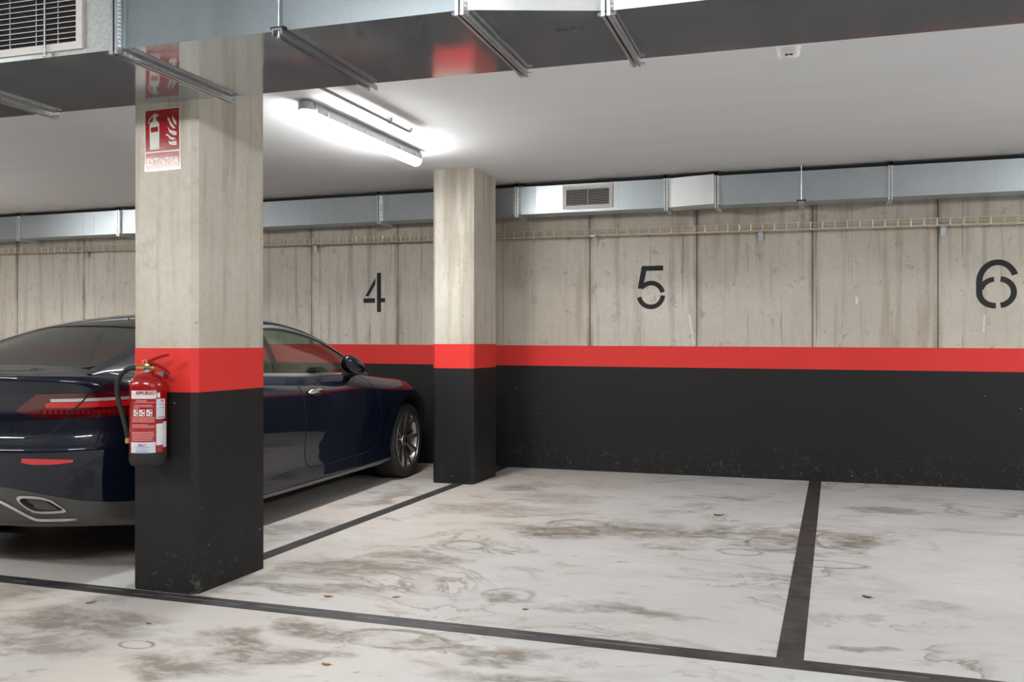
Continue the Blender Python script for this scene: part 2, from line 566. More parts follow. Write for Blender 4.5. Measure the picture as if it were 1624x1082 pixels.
def stroke(mb, pts, wd, f):                 # flat ribbon through 2-D points; f maps (u, v) to 3-D
    n = len(pts)
    L, Rr = [], []
    for i in range(n):
        a, b = pts[max(i - 1, 0)], pts[min(i + 1, n - 1)]
        d = Vector((b[0] - a[0], b[1] - a[1])).normalized()
        nx, ny = -d.y * wd / 2, d.x * wd / 2
        L.append(f(pts[i][0] + nx, pts[i][1] + ny))
        Rr.append(f(pts[i][0] - nx, pts[i][1] - ny))
    mb.grid([L, Rr])


def poly2(mb, pts, f):
    mb.add([f(*q) for q in pts], [tuple(range(len(pts)))])


def arc(cx, cy, rx, ry, a0, a1, n=20):
    return [(cx + rx * math.cos(R(a0 + (a1 - a0) * i / n)), cy + ry * math.sin(R(a0 + (a1 - a0) * i / n))) for i in range(n + 1)]


CEIL = 2.70
WALL_Y = 8.55
# ------------------------------------------------------------------ room shell
XL, XR, YB = -15.0, 9.0, -7.5
floor = struct(MB().box((XL, YB, -0.15), (XR, 8.75, 0)).build('floor', 'floor_concrete'))
ceiling = struct(MB().box((XL, YB, CEIL), (XR, 8.75, CEIL + 0.2)).build('ceiling', 'ceiling_paint'))
wall_back = struct(MB().box((XL, WALL_Y + 0.012, 0), (XR, 8.75, CEIL)).build('wall_back', 'seam_dark'))


def band_quad(x0, x1, y, z0a, z0b, z1a, z1b, t):        # a sloping painted band as a thin slab
    return MB().add([(x0, y - t, z0a), (x1, y - t, z0b), (x1, y - t, z1b), (x0, y - t, z1a), (x0, y, z0a), (x1, y, z0b), (x1, y, z1b), (x0, y, z1a)],
                    [(0, 1, 2, 3), (7, 6, 5, 4), (0, 4, 5, 1), (1, 5, 6, 2), (2, 6, 7, 3), (3, 7, 4, 0)])


# board-formed panels, one metre wide, joints recessed
gap = 0.004
pm = MB().box((-0.5 + gap, 0, 0), (0.5 - gap, 0.014, CEIL)).mesh('concrete_panel', 'wall_concrete', None, 0.003)
for k in range(-14, 9):
    link('concrete_panel', pm, wall_back, (-0.185 + 0.5 + k, WALL_Y, 0))


def zr(x): return 1.168 - 0.0052 * x
def zb(x): return 0.974 - 0.0048 * x


band_quad(XL, XR, WALL_Y + 0.001, 0.0, 0.0, zb(XL), zb(XR), 0.003).build('black_band', 'black_paint', wall_back)
band_quad(XL, XR, WALL_Y + 0.001, zb(XL), zb(XR), zr(XL), zr(XR), 0.0035).build('red_band', 'red_paint', wall_back)


def plain_wall(name, lo, hi, axis, face):
    wl = struct(MB().box(lo, hi).build(name, 'column_concrete'))
    for nm, z0, z1, mt in (('black_band', 0, 0.98, 'black_paint'), ('red_band', 0.98, 1.18, 'red_paint')):
        a, b = list(lo), list(hi)
        a[2], b[2] = z0, z1
        a[axis], b[axis] = min(face, face + (0.003 if face == hi[axis] else -0.003)), max(face, face + (0.003 if face == hi[axis] else -0.003))
        MB().box(a, b).build(nm, mt, wl)


plain_wall('wall_front', (XL, YB - 0.2, 0), (XR, YB, CEIL), 1, YB)
plain_wall('wall_left', (XL - 0.2, YB, 0), (XL, 8.75, CEIL), 0, XL)
plain_wall('wall_right', (XR, YB, 0), (XR + 0.2, 8.75, CEIL), 0, XR)

# floor lines (children of the slab)
LT = 0.0015
MB().box((XL, 3.585, 0), (XR, 3.695, LT)).build('aisle_line', 'line_paint', floor)['label'] = 'black line along the aisle end of the bays'
for bx, y0 in ((-0.162, 3.695), (-3.04, 4.28), (-5.90, 3.695), (2.70, 3.695)):
    MB().box((bx - 0.05, y0, 0), (bx + 0.05, 8.545, LT)).build('bay_line', 'line_paint', floor)
sm = MB()
x = -4.6
while x < 3:
    L = random.uniform(0.05, 0.5)
    yy = 3.642 + random.uniform(-0.012, 0.012)
    if random.random() < 0.8:
        sm.box((x, yy - random.uniform(.0012, .003), LT), (x + L, yy + .0015, LT + 0.0004))
    x += L + random.uniform(0.02, 0.25)
sm.build('line_scratches', 'line_scratch', floor)['kind'] = 'stuff'

# stencilled bay numbers (paint on the wall)
NY = WALL_Y - 0.0012


def number(name, label, x0, z0, H, build):
    mb = MB()
    build(mb, lambda u, v: (x0 + u * H, NY, z0 + v * H))
    mb.v = [(a, b - i * 0.000004, c) for i, (a, b, c) in enumerate(mb.v)]
    o = mb.build(name, 'number_paint', wall_back, fix=False)
    o['label'] = label


def n4(mb, f):
    poly2(mb, [(.388, 0), (.504, 0), (.504, 1), (.388, 1)], f)
    poly2(mb, [(0, .235), (.333, .235), (.333, .354), (0, .354)], f)
    poly2(mb, [(.504, .245), (.62, .245), (.62, .350), (.504, .350)], f)
    poly2(mb, [(.05, .408), (.154, .408), (.342, .708), (.342, .875)], f)


def n5(mb, f):
    poly2(mb, [(.145, .885), (.61, .885), (.61, 1), (.115, 1)], f)
    poly2(mb, [(.02, .478), (.135, .478), (.222, .885), (.115, 1)], f)
    stroke(mb, arc(.327, .327, .275, .275, 12, 145), .108, f)
    stroke(mb, arc(.327, .327, .275, .275, -3, -170), .108, f)


def n6(mb, f):
    stroke(mb, arc(.41, .325, .285, .275, 82, -82), .115, f)
    stroke(mb, arc(.34, .325, .285, .275, -85, -180) + arc(.395, .54, .34, .40, 180, 20, 26), .118, f)
    stroke(mb, arc(.34, .325, .26, .265, 165, 92, 10), .105, f)


number('stencil_number', 'black stencilled number 4', -4.575, 1.522, 0.40, n4)
number('stencil_number', 'black stencilled number 5', -1.735, 1.517, 0.40, n5)
number('stencil_number', 'black stencilled number 6', 1.105, 1.492, 0.40, n6)


for pts in ([(-1.262, 1.452), (-1.248, 1.47), (-1.238, 1.452), (-1.222, 1.30), (-1.205, 1.20), (-1.216, 1.195), (-1.235, 1.29)],
            [(0.166, 1.60), (0.186, 1.605), (0.188, 1.555), (0.178, 1.53), (0.168, 1.555)],
            [(1.155, 1.30), (1.162, 1.44), (1.170, 1.445), (1.166, 1.30)]):
    n = len(pts)
    MB().add([(x, WALL_Y - 0.0015, z) for x, z in pts] + [(x, WALL_Y + 0.001, z) for x, z in pts],
             [tuple(range(n))] + [(i, (i + 1) % n, n + (i + 1) % n, n + i) for i in range(n)]).build('plaster_drip', 'plaster', wall_back)

# ------------------------------------------------------------------ columns
def column(x0, x1, y0, y1, za, zb_, label):
    o = empty('concrete_column', ((x0 + x1) / 2, (y0 + y1) / 2, 0))
    hx, hy = (x1 - x0) / 2, (y1 - y0) / 2
    MB().prism(chamfer_rect(-hx, hx, -hy, hy, 0.027), za + 0.1, CEIL - 0.001).build('shaft', 'column_concrete', o)
    e = 0.0015
    MB().prism(chamfer_rect(-hx - e, hx + e, -hy - e, hy + e, 0.027), za, zb_).build('red_band', 'red_paint', o)
    MB().prism(chamfer_rect(-hx - e, hx + e, -hy - e, hy + e, 0.027), 0.0, za).build('black_base', 'black_paint', o)
    tag(o, label, 'column')
    return o


C1 = (-3.255, -2.880, 3.705, 4.289)
C2 = (-3.281, -2.906, 7.376, 7.964)
column(*C1, 0.966, 1.178, 'concrete column with red and black paint, extinguisher and fire sign on its face')
column(*C2, 0.988, 1.196, 'slimmer-looking concrete column close to the numbered wall, between bays 4 and 5')


# ------------------------------------------------------------------ ceiling lights
def tube_light(loc, rz, length, label, detail=True, tube='diffuser'):
    o = empty('ceiling_light', loc, rz)
    h = length / 2
    # housing: trapezium hung just under the slab, diffuser: round-bottomed trough
    hb = MB()
    prof = [(-0.05, -0.07), (0.05, -0.07), (0.048, -0.03), (0.03, -0.003), (-0.03, -0.003), (-0.048, -0.03)]
    n = len(prof)
    hb.add([(u, -h, v) for u, v in prof] + [(u, h, v) for u, v in prof],
           [tuple(range(n)), tuple(reversed(range(n, 2 * n)))] + [(i, n + i, n + (i + 1) % n, (i + 1) % n) for i in range(n)])
    hb.build('housing', 'grey_plastic', o)
    db = MB()
    pr = [(0.047, -0.068)] + [(0.047 * math.cos(a), -0.078 - 0.04 * math.sin(a)) for a in [math.pi * i / 10 for i in range(11)]] + [(-0.047, -0.068)]
    n = len(pr)
    db.add([(u, -h + 0.02, v) for u, v in pr] + [(u, h - 0.005, v) for u, v in pr],
           [tuple(range(n)), tuple(reversed(range(n, 2 * n)))] + [(i, n + i, n + (i + 1) % n, (i + 1) % n) for i in range(n)])
    db.build('diffuser', tube, o, smooth=50)
    if detail:
        MB().lathe([(0.03, 0), (0.048, -0.012), (0.05, -0.055), (0.046, -0.06)], 20).build('sensor_box', 'grey_plastic', o, smooth=40, loc=(0, -h - 0.055, -0.002))
        MB().lathe([(0.04, -0.06), (0.042, -0.085), (0.03, -0.105), (0.008, -0.112)], 20).build('sensor_lens', 'lens_lit', o, smooth=50, loc=(0, -h - 0.055, -0.002))
        cm = MB().box((-0.003, -0.008, -0.080), (0.003, 0.008, -0.045)).mesh('clip', 'zinc')
        for k in range(6):
            for sx_ in (-0.053, 0.053):
                link('clip', cm, o, (sx_, -h + 0.12 + k * (length - 0.24) / 5, 0))
    tag(o, label, 'ceiling light')
    return o


tube_light((-3.083, 5.85, CEIL), 0, 1.55, 'long tube light on the ceiling between the two columns')
tube_light((2.65, 5.85, CEIL), 0, 1.55, 'long tube light on the ceiling over the bay beyond number 6', False)
tube_light((-8.85, 5.85, CEIL), 0, 1.55, 'long tube light on the ceiling beyond the parked car', False)
for i, x in enumerate((-9.5, -5.6, -1.6, 2.4, 6.0)):
    tube_light((x, 0.9, CEIL), R(90), 1.55, ['far', 'second', 'middle', 'fourth', 'last'][i] + ' tube light in the row over the driving aisle', False, 'diffuser_aisle')
# conduit beside the light
cd = empty('cable_conduit', (-2.79, 5.2, CEIL))
MB().tube([(0, -1.35, -0.03), (0, 0.66, -0.03), (0, 0.69, -0.025), (0, 0.705, -0.01), (0, 0.705, 0.0)], 0.011, 10).build('pipe', 'conduit_grey', cd, smooth=50)
cm = MB().box((-0.016, -0.009, -0.046), (0.016, 0.009, -0.0005)).mesh('clip', 'conduit_grey', None, 0.002)
for y in (-0.62, 0.38):
    link('clip', cm, cd, (0, y, 0))
tag(cd, 'grey conduit pipe running along the ceiling beside the tube light', 'conduit')

# smoke detector
sd = empty('smoke_detector', (-0.222, 4.92, CEIL))
MB().lathe([(0.061, 0), (0.061, -0.010), (0.055, -0.014)], 32).build('base_ring', 'white_plastic', sd, smooth=40)
MB().lathe([(0.054, -0.012), (0.056, -0.034), (0.053, -0.046), (0.044, -0.055), (0.028, -0.061), (0.0, -0.062)], 32).build('cover', 'white_plastic', sd, smooth=60)
vm = MB().box((-0.0085, -0.0515, -0.0535), (0.0085, -0.041, -0.047)).mesh('slot', 'black_plastic')
for k in (-7.5, 17.5):
    link('slot', vm, sd, rot=(0, 0, R(k)))
tag(sd, 'small round white smoke detector on the ceiling', 'smoke detector')

# ------------------------------------------------------------------ big front duct
DZ = 2.36
du = empty('ventilation_duct', (-3.0, 3.695, DZ), R(1.6))
DH = 0.325
V1, V2 = -0.738, -0.578


def duct_box(u0, u1, va, vb, mats, far=0.0, zlift=0.0):
    mb = MB()
    A = [(u0, far, 0), (u1, far, 0), (u1, vb, zlift), (u0, va, zlift)]
    T = [(a, b, DH) for a, b, c in A]
    mb.add(A + T, [(0, 1, 2, 3)], 1)
    mb.add(A + T, [(7, 6, 5, 4), (3, 2, 6, 7), (0, 4, 5, 1), (0, 3, 7, 4), (1, 5, 6, 2)], 0)
    return mb.build('duct_section', mats, du)


US = [-6.0, -3.1, -0.715, 0.31, 1.754, 2.235, 4.4, 7.0]
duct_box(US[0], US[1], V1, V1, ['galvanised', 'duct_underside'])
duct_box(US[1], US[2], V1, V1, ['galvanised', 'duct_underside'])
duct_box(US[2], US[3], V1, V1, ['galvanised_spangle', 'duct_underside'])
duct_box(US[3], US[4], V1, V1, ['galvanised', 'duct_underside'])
# reducer with creased bottom
mb = MB()
ns = 8
rows = []
for i in range(ns + 1):
    q = i / ns
    u = US[4] + (US[5] - US[4]) * q
    vn = V1 + (V2 - V1) * q
    rows.append([(u, 0, 0), (u, -0.2, 0.001), (u, -0.40, -0.001), (u, -0.47 - 0.015 * q, -0.003 * math.sin(math.pi * q)), (u, vn, 0.0)])
mb.grid(rows, 1)
mb.grid([[(r[4][0], r[4][1], 0.0) for r in rows], [(r[4][0], r[4][1] + 0.0, DH) for r in rows]], 0)
mb.grid([[(r[0][0], 0, 0.0) for r in rows], [(r[0][0], 0, DH) for r in rows]], 0)
mb.build('reducer', ['galvanised_bright_glare', 'duct_underside'], du)['label'] = 'narrowing duct piece with a bright side, lamp glare painted in'
duct_box(US[5], US[6], V2, V2, ['galvanised_bright_glare', 'duct_underside'])  # side sheet coloured pale for the lamp glare on it
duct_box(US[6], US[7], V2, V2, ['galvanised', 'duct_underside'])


def flange(u, vn, parent=du, H=DH, far=0.0, out=0.026):
    mb = MB()
    for s in (-0.016, 0.004):
        a, b = u + s, u + s + 0.012
        mb.box((a, vn - out, -out), (b, far + out, 0.0))
        mb.box((a, vn - out, H), (b, far + out, H + 0.006))
        mb.box((a, vn - out, 0.0), (b, vn, H))
        mb.box((a, far, 0.0), (b, far + out, H))
    f_ = mb.build('flange', 'zinc', parent)
    st = MB()
    n = int((far - vn) / 0.016)
    for i in range(n):
        y = vn + (i + 0.25) * 0.016
        st.box((u + 0.016, y, -0.018), (u + 0.0205, y + 0.008, -0.008))
    m2 = int(H / 0.016)
    for i in range(m2):
        z = (i + 0.25) * 0.016
        st.box((u + 0.016, vn - 0.018, z), (u + 0.0205, vn - 0.008, z + 0.008))
    st.build('cleat_row', 'galvanised_bright_glare', f_)['kind'] = 'stuff'
    for y in (vn - out * 0.6, far + out * 0.6):
        MB().lathe([(0.006, -0.03), (0.006, -0.024), (0.010, -0.0235), (0.010, -0.016), (0.006, -0.0155), (0.006, 0.034)], 8, 'x', (u, y, -out * 0.6)).build('corner_bolt', 'zinc', f_)


for u, v in ((US[2], V1), (US[3], V1), (US[4], V1), (US[5], V2), (US[1], V1), (US[6], V2)):
    flange(u, v)
# trapeze hanger with threaded rod
hg = MB().box((1.02, V1 - 0.03, -0.024), (1.024, 0.035, -0.002)).box((1.056, V1 - 0.03, -0.024), (1.06, 0.035, -0.002)).box((1.02, V1 - 0.03, -0.005), (1.06, 0.035, -0.001)).build('hanger_channel', 'zinc', du)
MB().tube([(1.04, V1 - 0.016, -0.035), (1.04, V1 - 0.016, CEIL - DZ - 0.001)], 0.004, 8).build('threaded_rod', 'zinc', hg)
MB().box((1.012, V1 - 0.028, -0.001), (1.068, V1 - 0.004, 0.007)).build('rubber_pad', 'rubber', hg)
MB().lathe([(0.008, -0.034), (0.008, -0.025)], 6, 'z', (1.04, V1 - 0.016, 0)).build('nut', 'zinc', hg)
# rod with nut in front of the grille
rd = MB().tube([(-0.03, V1 - 0.022, -0.004), (-0.03, V1 - 0.022, CEIL - DZ - 0.001)], 0.0045, 8).build('threaded_rod', 'zinc', du, smooth=50)
MB().lathe([(0.009, 0.006), (0.009, 0.016)], 6, 'z', (-0.03, V1 - 0.022, 0)).build('nut', 'zinc', rd)


def grille(parent, u0, u1, z0, z1, v, fw, pitch, mulls, mat='louvre_grey', tilt=-0.5):
    g = MB()
    d = 0.012
    g.box((u0, v - d, z0), (u1, v + 0.001, z0 + fw)).box((u0, v - d, z1 - fw), (u1, v + 0.001, z1)).box((u0, v - d, z0 + fw), (u0 + fw, v + 0.001, z1 - fw)).box((u1 - fw, v - d, z0 + fw), (u1, v + 0.001, z1 - fw))
    go = g.build('vent_grille', mat, parent, bevel=0.0)
    MB().box((u0 + fw, v - 0.002, z0 + fw), (u1 - fw, v - 0.0005, z1 - fw)).build('dark_backing', 'duct_dark', go)  # black sheet standing in for the unlit inside of the duct
    n = int((z1 - z0 - 2 * fw) / pitch)
    p0 = (z1 - z0 - 2 * fw - (n - 1) * pitch) / 2
    s = MB()
    L = u1 - u0 - 2 * fw
    s.add([(0, -0.0045, -0.0018), (L, -0.0045, -0.0018), (L, 0.0045, 0.0008), (0, 0.0045, 0.0008), (0, -0.0045, 0.0012), (L, -0.0045, 0.0012), (L, 0.0045, 0.0038), (0, 0.0045, 0.0038)],
          [(0, 3, 2, 1), (4, 5, 6, 7), (0, 1, 5, 4), (1, 2, 6, 5), (2, 3, 7, 6), (3, 0, 4, 7)])
    me = s.mesh('slat', mat)
    for i in range(n):
        link('slat', me, go, (u0 + fw, v - 0.0075, z0 + fw + p0 + i * pitch))
    mm = MB().box((-0.002, -0.0025, z0 + fw), (0.002, 0, z1 - fw)).mesh('mullion', 'zinc')
    for u in mulls:
        link('mullion', mm, go, (u, v - 0.002, 0))
    return go


grille(du, -0.50, 0.145, 0.018, 0.305, V1, 0.03, 0.0215, (-0.36, -0.225, -0.09, 0.02))
# pen marks on the reducer underside
hw = MB()
fm = lambda u, v: (2.02 + u, -0.43 + v, -0.0042)
for pts in ([(0, 0), (0, -.05)], [(0, 0), (.028, -.004), (.026, -.022), (0, -.026)], [(.045, -.002), (.043, -.05)], [(.065, 0), (.06, -.025), (.09, -.022)], [(.085, -.005), (.08, -.05)],
            [(.13, 0), (.128, -.045)], [(.15, -.003), (.175, -.003)], [(.15, -.003), (.148, -.02), (.172, -.024), (.168, -.045), (.145, -.045)],
            [(.21, 0), (.207, -.045)], [(.21, 0), (.236, -.006), (.23, -.022), (.208, -.024), (.238, -.045)]):
    stroke(hw, [(a * 0.42, b * 0.45) for a, b in pts], 0.0045, fm)
hw.build('pen_mark', 'label_ink', du, fix=False)
tag(du, 'large galvanised ventilation duct passing overhead close in front of the columns', 'air duct')

# ------------------------------------------------------------------ duct along the numbered wall
WD = empty('ventilation_duct', (0, 8.24, 2.402))
WH, WDp = 0.256, 0.25


def wsec(x0, x1, y0=0.0, y1=0.0, z0=0.0, z1=0.0, mat='galvanised_wall', h0=WH, h1=WH, name='duct_section'):
    mb = MB()
    A = [(x0, y0, z0), (x1, y1, z1), (x1, WDp, z1), (x0, WDp, z0)]
    T = [(x0, y0, z0 + h0), (x1, y1, z1 + h1), (x1, WDp, z1 + h1), (x0, WDp, z0 + h0)]
    mb.add(A + T, [(0, 3, 2, 1), (4, 5, 6, 7), (0, 1, 5, 4), (1, 2, 6, 5), (2, 3, 7, 6), (3, 0, 4, 7)])
    return mb.build(name, mat, WD)


XS = [-13.5, -10.3, -8.82, -7.40, -5.8, -4.23, -2.80, -1.41, -0.97, 0.43, 1.9, 3.4, 6.5]
for i in range(len(XS) - 1):
    a, b = XS[i], XS[i + 1]
    if abs(a + 1.41) < .01:
        o = wsec(a + 0.02, b - 0.02, -0.004, -0.030, 0.0, 0.012, 'galvanised_bright_glare', name='offset_section')  # glare on the tilted face is painted by the paler metal
        o['label'] = 'bright slanting duct piece, glare painted in'
    else:
        wsec(a, b)
# seams standing off the sheet between bends
for x in (-6.6, -6.35, -7.75, -7.9, -3.75, -5.0, -4.75, -3.05, -1.85, -1.65, 1.05, 1.22, 1.42, -2.62, -2.4):
    MB().box((x - 0.004, -0.0018, 0.002), (x + 0.004, 0.001, WH - 0.002)).build('sheet_fold', 'galvanised_wall', WD)
MB().add([(-2.62, -0.001, 0.004), (-2.36, -0.006, 0.004), (-2.36, -0.006, WH - 0.004), (-2.62, -0.001, WH - 0.004), (-2.62, 0.001, 0.004), (-2.36, 0.001, 0.004), (-2.36, 0.001, WH - 0.004), (-2.62, 0.001, WH - 0.004)],
         [(0, 1, 2, 3), (7, 6, 5, 4), (0, 4, 5, 1), (1, 5, 6, 2), (2, 6, 7, 3), (3, 7, 4, 0)]).build('glare_panel', 'galvanised_bright_glare', WD)  # pale sheet, lamp reflection on the duct put in as colour
for x in (-10.3, -8.82, -7.40, -5.8, -4.23, -2.80, -1.41, -0.97, 0.43, 1.9, 3.4):
    mb = MB()
    for s in (-0.016, 0.004):
        mb.box((x + s, -0.028, -0.026), (x + s + 0.012, WDp, 0.0)).box((x + s, -0.028, 0.0), (x + s + 0.012, 0.0, WH + 0.028)).box((x + s, -0.028, WH), (x + s + 0.012, WDp, WH + 0.028))
    fo = mb.build('flange', 'galvanised_bright_glare', WD)
    st = MB()
    for i in range(14):
        st.box((x + 0.016, -0.027, 0.008 + i * 0.0175), (x + 0.030, -0.006, 0.017 + i * 0.0175))
    st.build('cleat_row', 'galvanised_bright_glare', fo)['kind'] = 'stuff'
hg = MB().box((-0.292, -0.03, -0.03), (-0.242, WDp, -0.001)).build('hanger_channel', 'zinc', WD)
MB().tube([(-0.267, -0.014, -0.034), (-0.267, -0.014, 0.295)], 0.005, 8).build('threaded_rod', 'zinc', hg)
MB().box((-0.305, -0.024, -0.001), (-0.229, 0.0, 0.01)).build('rubber_pad', 'rubber', hg)
grille(WD, -2.357, -1.891, 0.026, 0.236, -0.001, 0.032, 0.0145, (-2.124,))
tag(WD, 'long slim galvanised duct fixed high along the numbered wall', 'air duct')

# ------------------------------------------------------------------ wire cable tray on the wall
TR = empty('cable_tray', (0, 8.49, 2.19))
TR.rotation_euler = (0, math.atan(0.0085), 0)
TX0, TX1 = -12.0, 5.0
wires = [(-0.05, 0.055), (-0.05, 0.028), (-0.05, 0.0), (-0.017, 0.0), (0.017, 0.0), (0.05, 0.0), (0.05, 0.028), (0.05, 0.055)]
for (y, z) in wires:
    MB().tube([(TX0, y, z), (TX1, y, z)], 0.0028, 6).build('long_wire', 'yellow_zinc', TR)
cw = MB().tube([(0, -0.053, 0.058), (0, -0.053, -0.003), (0, 0.053, -0.003), (0, 0.053, 0.058)], 0.0042, 6).mesh('cross_wire', 'yellow_zinc')
n = int((TX1 - TX0) / 0.1)
for i in range(n + 1):
    link('cross_wire', cw, TR, (TX0 + i * 0.1, 0, 0))
br = MB()
br.box((-0.022, -0.055, -0.012), (0.022, 0.057, -0.006))
br.add([(-0.022, 0.03, -0.012), (0.022, 0.03, -0.012), (0.022, 0.057, -0.012), (-0.022, 0.057, -0.012), (-0.022, 0.05, -0.085), (0.022, 0.05, -0.085), (0.022, 0.057, -0.085), (-0.022, 0.057, -0.085)],
       [(0, 3, 2, 1), (4, 5, 6, 7), (0, 1, 5, 4), (1, 2, 6, 5), (2, 3, 7, 6), (3, 0, 4, 7)])
br = br.mesh('bracket', 'galvanised_wall')
for x in (-9.62, -8.12, -6.62, -5.125, -3.62, -2.125, -0.622, 0.856, 2.36):
    link('bracket', br, TR, (x, 0, 0))
tag(TR, 'thin wire basket cable tray fixed along the numbered wall under the duct', 'cable tray')

# ------------------------------------------------------------------ fire extinguisher sign
SG = empty('fire_sign', (-3.068, C1[2] - 0.0012, 2.187))
SG.rotation_euler = (0, R(-0.6), 0)
sw, sh = 0.106, 0.151
MB().box((-sw, -0.002, -sh), (sw, 0.0, sh)).build('plate', 'sign_white', SG)
MB().box((-sw + 0.008, -0.003, -0.056), (sw - 0.008, -0.0015, sh - 0.008)).build('pictogram_field', 'sign_red', SG)
MB().box((-sw + 0.008, -0.003, -sh + 0.008), (sw - 0.008, -0.0015, -0.064)).build('word_field', 'sign_red', SG)
sf = lambda u, v: (u, -0.0034, v)
pic = MB()
# extinguisher silhouette, in the pixel frame of the sign: x 110..590, y 150..715 -> metres


def sp(px, py):
    return (-sw + 0.008 + (px - 110) / 475 * (2 * sw - 0.016), sh - 0.008 - (py - 130) / 575 * (sh - 0.008 + 0.056))


def spoly(pts, mb=pic, dy=-0.0034):
    q = [sp(*a) for a in pts]
    mb.add([(u, dy, v) for u, v in q], [tuple(range(len(q)))])


spoly([(172, 680), (168, 330), (180, 300), (212, 278), (268, 278), (296, 300), (308, 330), (306, 680)])
spoly([(215, 280), (222, 205), (268, 200), (268, 280)])
spoly([(222, 210), (225, 185), (250, 165), (262, 190), (300, 190), (298, 215), (268, 222)])
stroke(pic, [sp(*a) for a in ((228, 205), (195, 222), (168, 255), (152, 310))], 0.007, sf)
for fl in ([(418, 250), (450, 258), (480, 330), (538, 412), (500, 408), (462, 360)], [(495, 230), (520, 275), (550, 320), (548, 372), (515, 335), (492, 280)],
           [(425, 372), (460, 425), (552, 460), (550, 512), (500, 500), (448, 455)], [(390, 490), (425, 475), (470, 525), (545, 550), (500, 572), (455, 555), (430, 510)],
           [(432, 572), (470, 592), (552, 580), (548, 645), (490, 640), (448, 620)]):
    spoly(fl)
pic.build('pictogram', 'sign_white', SG, fix=False)
pw = MB()
spoly([(186, 438), (186, 368), (292, 362), (292, 432)], pw, -0.0038)
pw.build('pictogram_panel', 'sign_red', SG, fix=False)
v_, f_ = text_mesh('EXTINTOR', 0.0475, 'CENTER', 0.0006)
MB().add([(a.x * 0.80, -0.0034, a.y - 0.122) for a in v_], f_).build('lettering', 'sign_white', SG, fix=False)
v_, f_ = text_mesh('NAC', 0.014, 'LEFT')
sb = MB().add([(a.x - 0.012, -0.0034, a.y - 0.047) for a in v_], f_)
sb.add([sf(-0.075, -0.0515), sf(0.088, -0.0515), sf(0.088, -0.0505), sf(-0.075, -0.0505)], [(0, 1, 2, 3)])
sb.add([sf(0.058, 0.128), sf(0.092, 0.131), sf(0.092, 0.133), sf(0.058, 0.130)], [(0, 1, 2, 3)])
sb.build('small_print', 'sign_faint', SG, fix=False)
tag(SG, 'red and white EXTINTOR fire sign high on the concrete column', 'sign')

# ------------------------------------------------------------------ fire extinguisher
EX = empty('fire_extinguisher', (-3.070, 3.606, 0.625), R(20))
er = 0.0845
MB().lathe([(er * 0.97, 0.055), (er, 0.06), (er, 0.372), (er * 0.985, 0.385), (er * 0.93, 0.400), (er * 0.80, 0.415), (er * 0.60, 0.427), (er * 0.36, 0.433), (0.027, 0.435), (0.025, 0.445)], 64).build('cylinder', 'extinguisher_red', EX, smooth=50)
MB().lathe([(er * 0.80, 0.0), (er * 0.93, 0.006), (er * 1.0, 0.022), (er * 1.012, 0.06), (er * 1.0, 0.066)], 64).build('base_cup', 'rubber', EX, smooth=50)
fwd = math.atan2(-0.945, 0.327)       # angle of the facing side


def cyl(a, z, off=0.0008):            # a metres along the girth from the facing line
    th = R(-70) + a / er
    return ((er + off) * math.cos(th), (er + off) * math.sin(th), z)


def patch(a0, a1, z0, z1, mat, name, off=0.0008, parent=None):
    n = max(2, int(abs(a1 - a0) / 0.006))
    return MB().grid([[cyl(a0 + (a1 - a0) * i / n, z, off) for i in range(n + 1)] for z in (z0, z1)]).build(name, mat, parent or EX, smooth=60, fix=False)


lab = patch(-0.088, 0.035, 0.178, 0.352, 'label_red', 'instruction_label', 0.0006)
patch(-0.085, 0.036, 0.318, 0.356, 'label_white', 'title_strip', 0.0012, lab)
v_, f_ = text_mesh('RPFUEGO', 0.0215, 'CENTER', 0.0009)
MB().add([cyl(a.x * 0.93 - 0.012, 0.3375 + a.y, 0.0018) for a in v_], f_).build('title_lettering', 'label_red', lab, fix=False)
pk = MB()
for z0, z1, a0, a1 in ((.305, .3115, -.055, -.005), (.2985, .3025, -.07, .03), (.286, .290, -.07, .015), (.2795, .2835, -.07, .022), (.273, .277, -.07, -.04), (.228, .2325, -.08, .03),
                       (.2215, .2255, -.08, .03), (.215, .219, -.08, .03), (.2085, .2125, -.08, .028), (.183, .187, -.08, .03), (.1895, .1935, -.08, .03), (.196, .1995, -.08, .0)):
    n = 14
    pk.grid([[cyl(a0 + (a1 - a0) * i / n, z, 0.0013) for i in range(n + 1)] for z in (z0, z1)])
pk.build('print_lines', 'label_pink', lab, fix=False)
for k, a0 in enumerate((-0.071, -0.040, -0.008)):
    q = patch(a0, a0 + 0.026, 0.237, 0.268, 'label_white', 'pictogram_square', 0.0013, lab)
ink = MB()
for a0 in (-0.071, -0.040, -0.008):
    for (da, dz, wa, wz) in ((.015, .02, .009, .008), (.005, .008, .005, .009), (.016, .004, .008, .006)):
        ink.grid([[cyl(a0 + da + wa * i / 3, z, 0.0018) for i in range(4)] for z in (0.237 + dz, 0.237 + dz + wz)])
ink.build('pictogram_ink', 'label_red', lab, fix=False)
patch(0.040, 0.056, 0.322, 0.345, 'label_white', 'number_sticker')
lab2 = patch(-0.088, 0.035, 0.118, 0.168, 'label_red', 'warning_label', 0.0006)
pk = MB()
for i in range(6):
    z = 0.122 + i * 0.0075
    n = 14
    pk.grid([[cyl(-0.08 + (0.108 + random.uniform(-.01, .004)) * j / n, q, 0.0013) for j in range(n + 1)] for q in (z, z + 0.005)])
pk.build('print_lines', 'label_pink', lab2, fix=False)
lab3 = patch(-0.088, 0.033, 0.066, 0.116, 'label_pale', 'service_label', 0.0012)
ov = MB()
ov.add([cyl(-0.028 + 0.020 * math.cos(t_), 0.103 + 0.0065 * math.sin(t_), 0.0018) for t_ in [2 * math.pi * i / 24 for i in range(24)]], [tuple(range(24))])
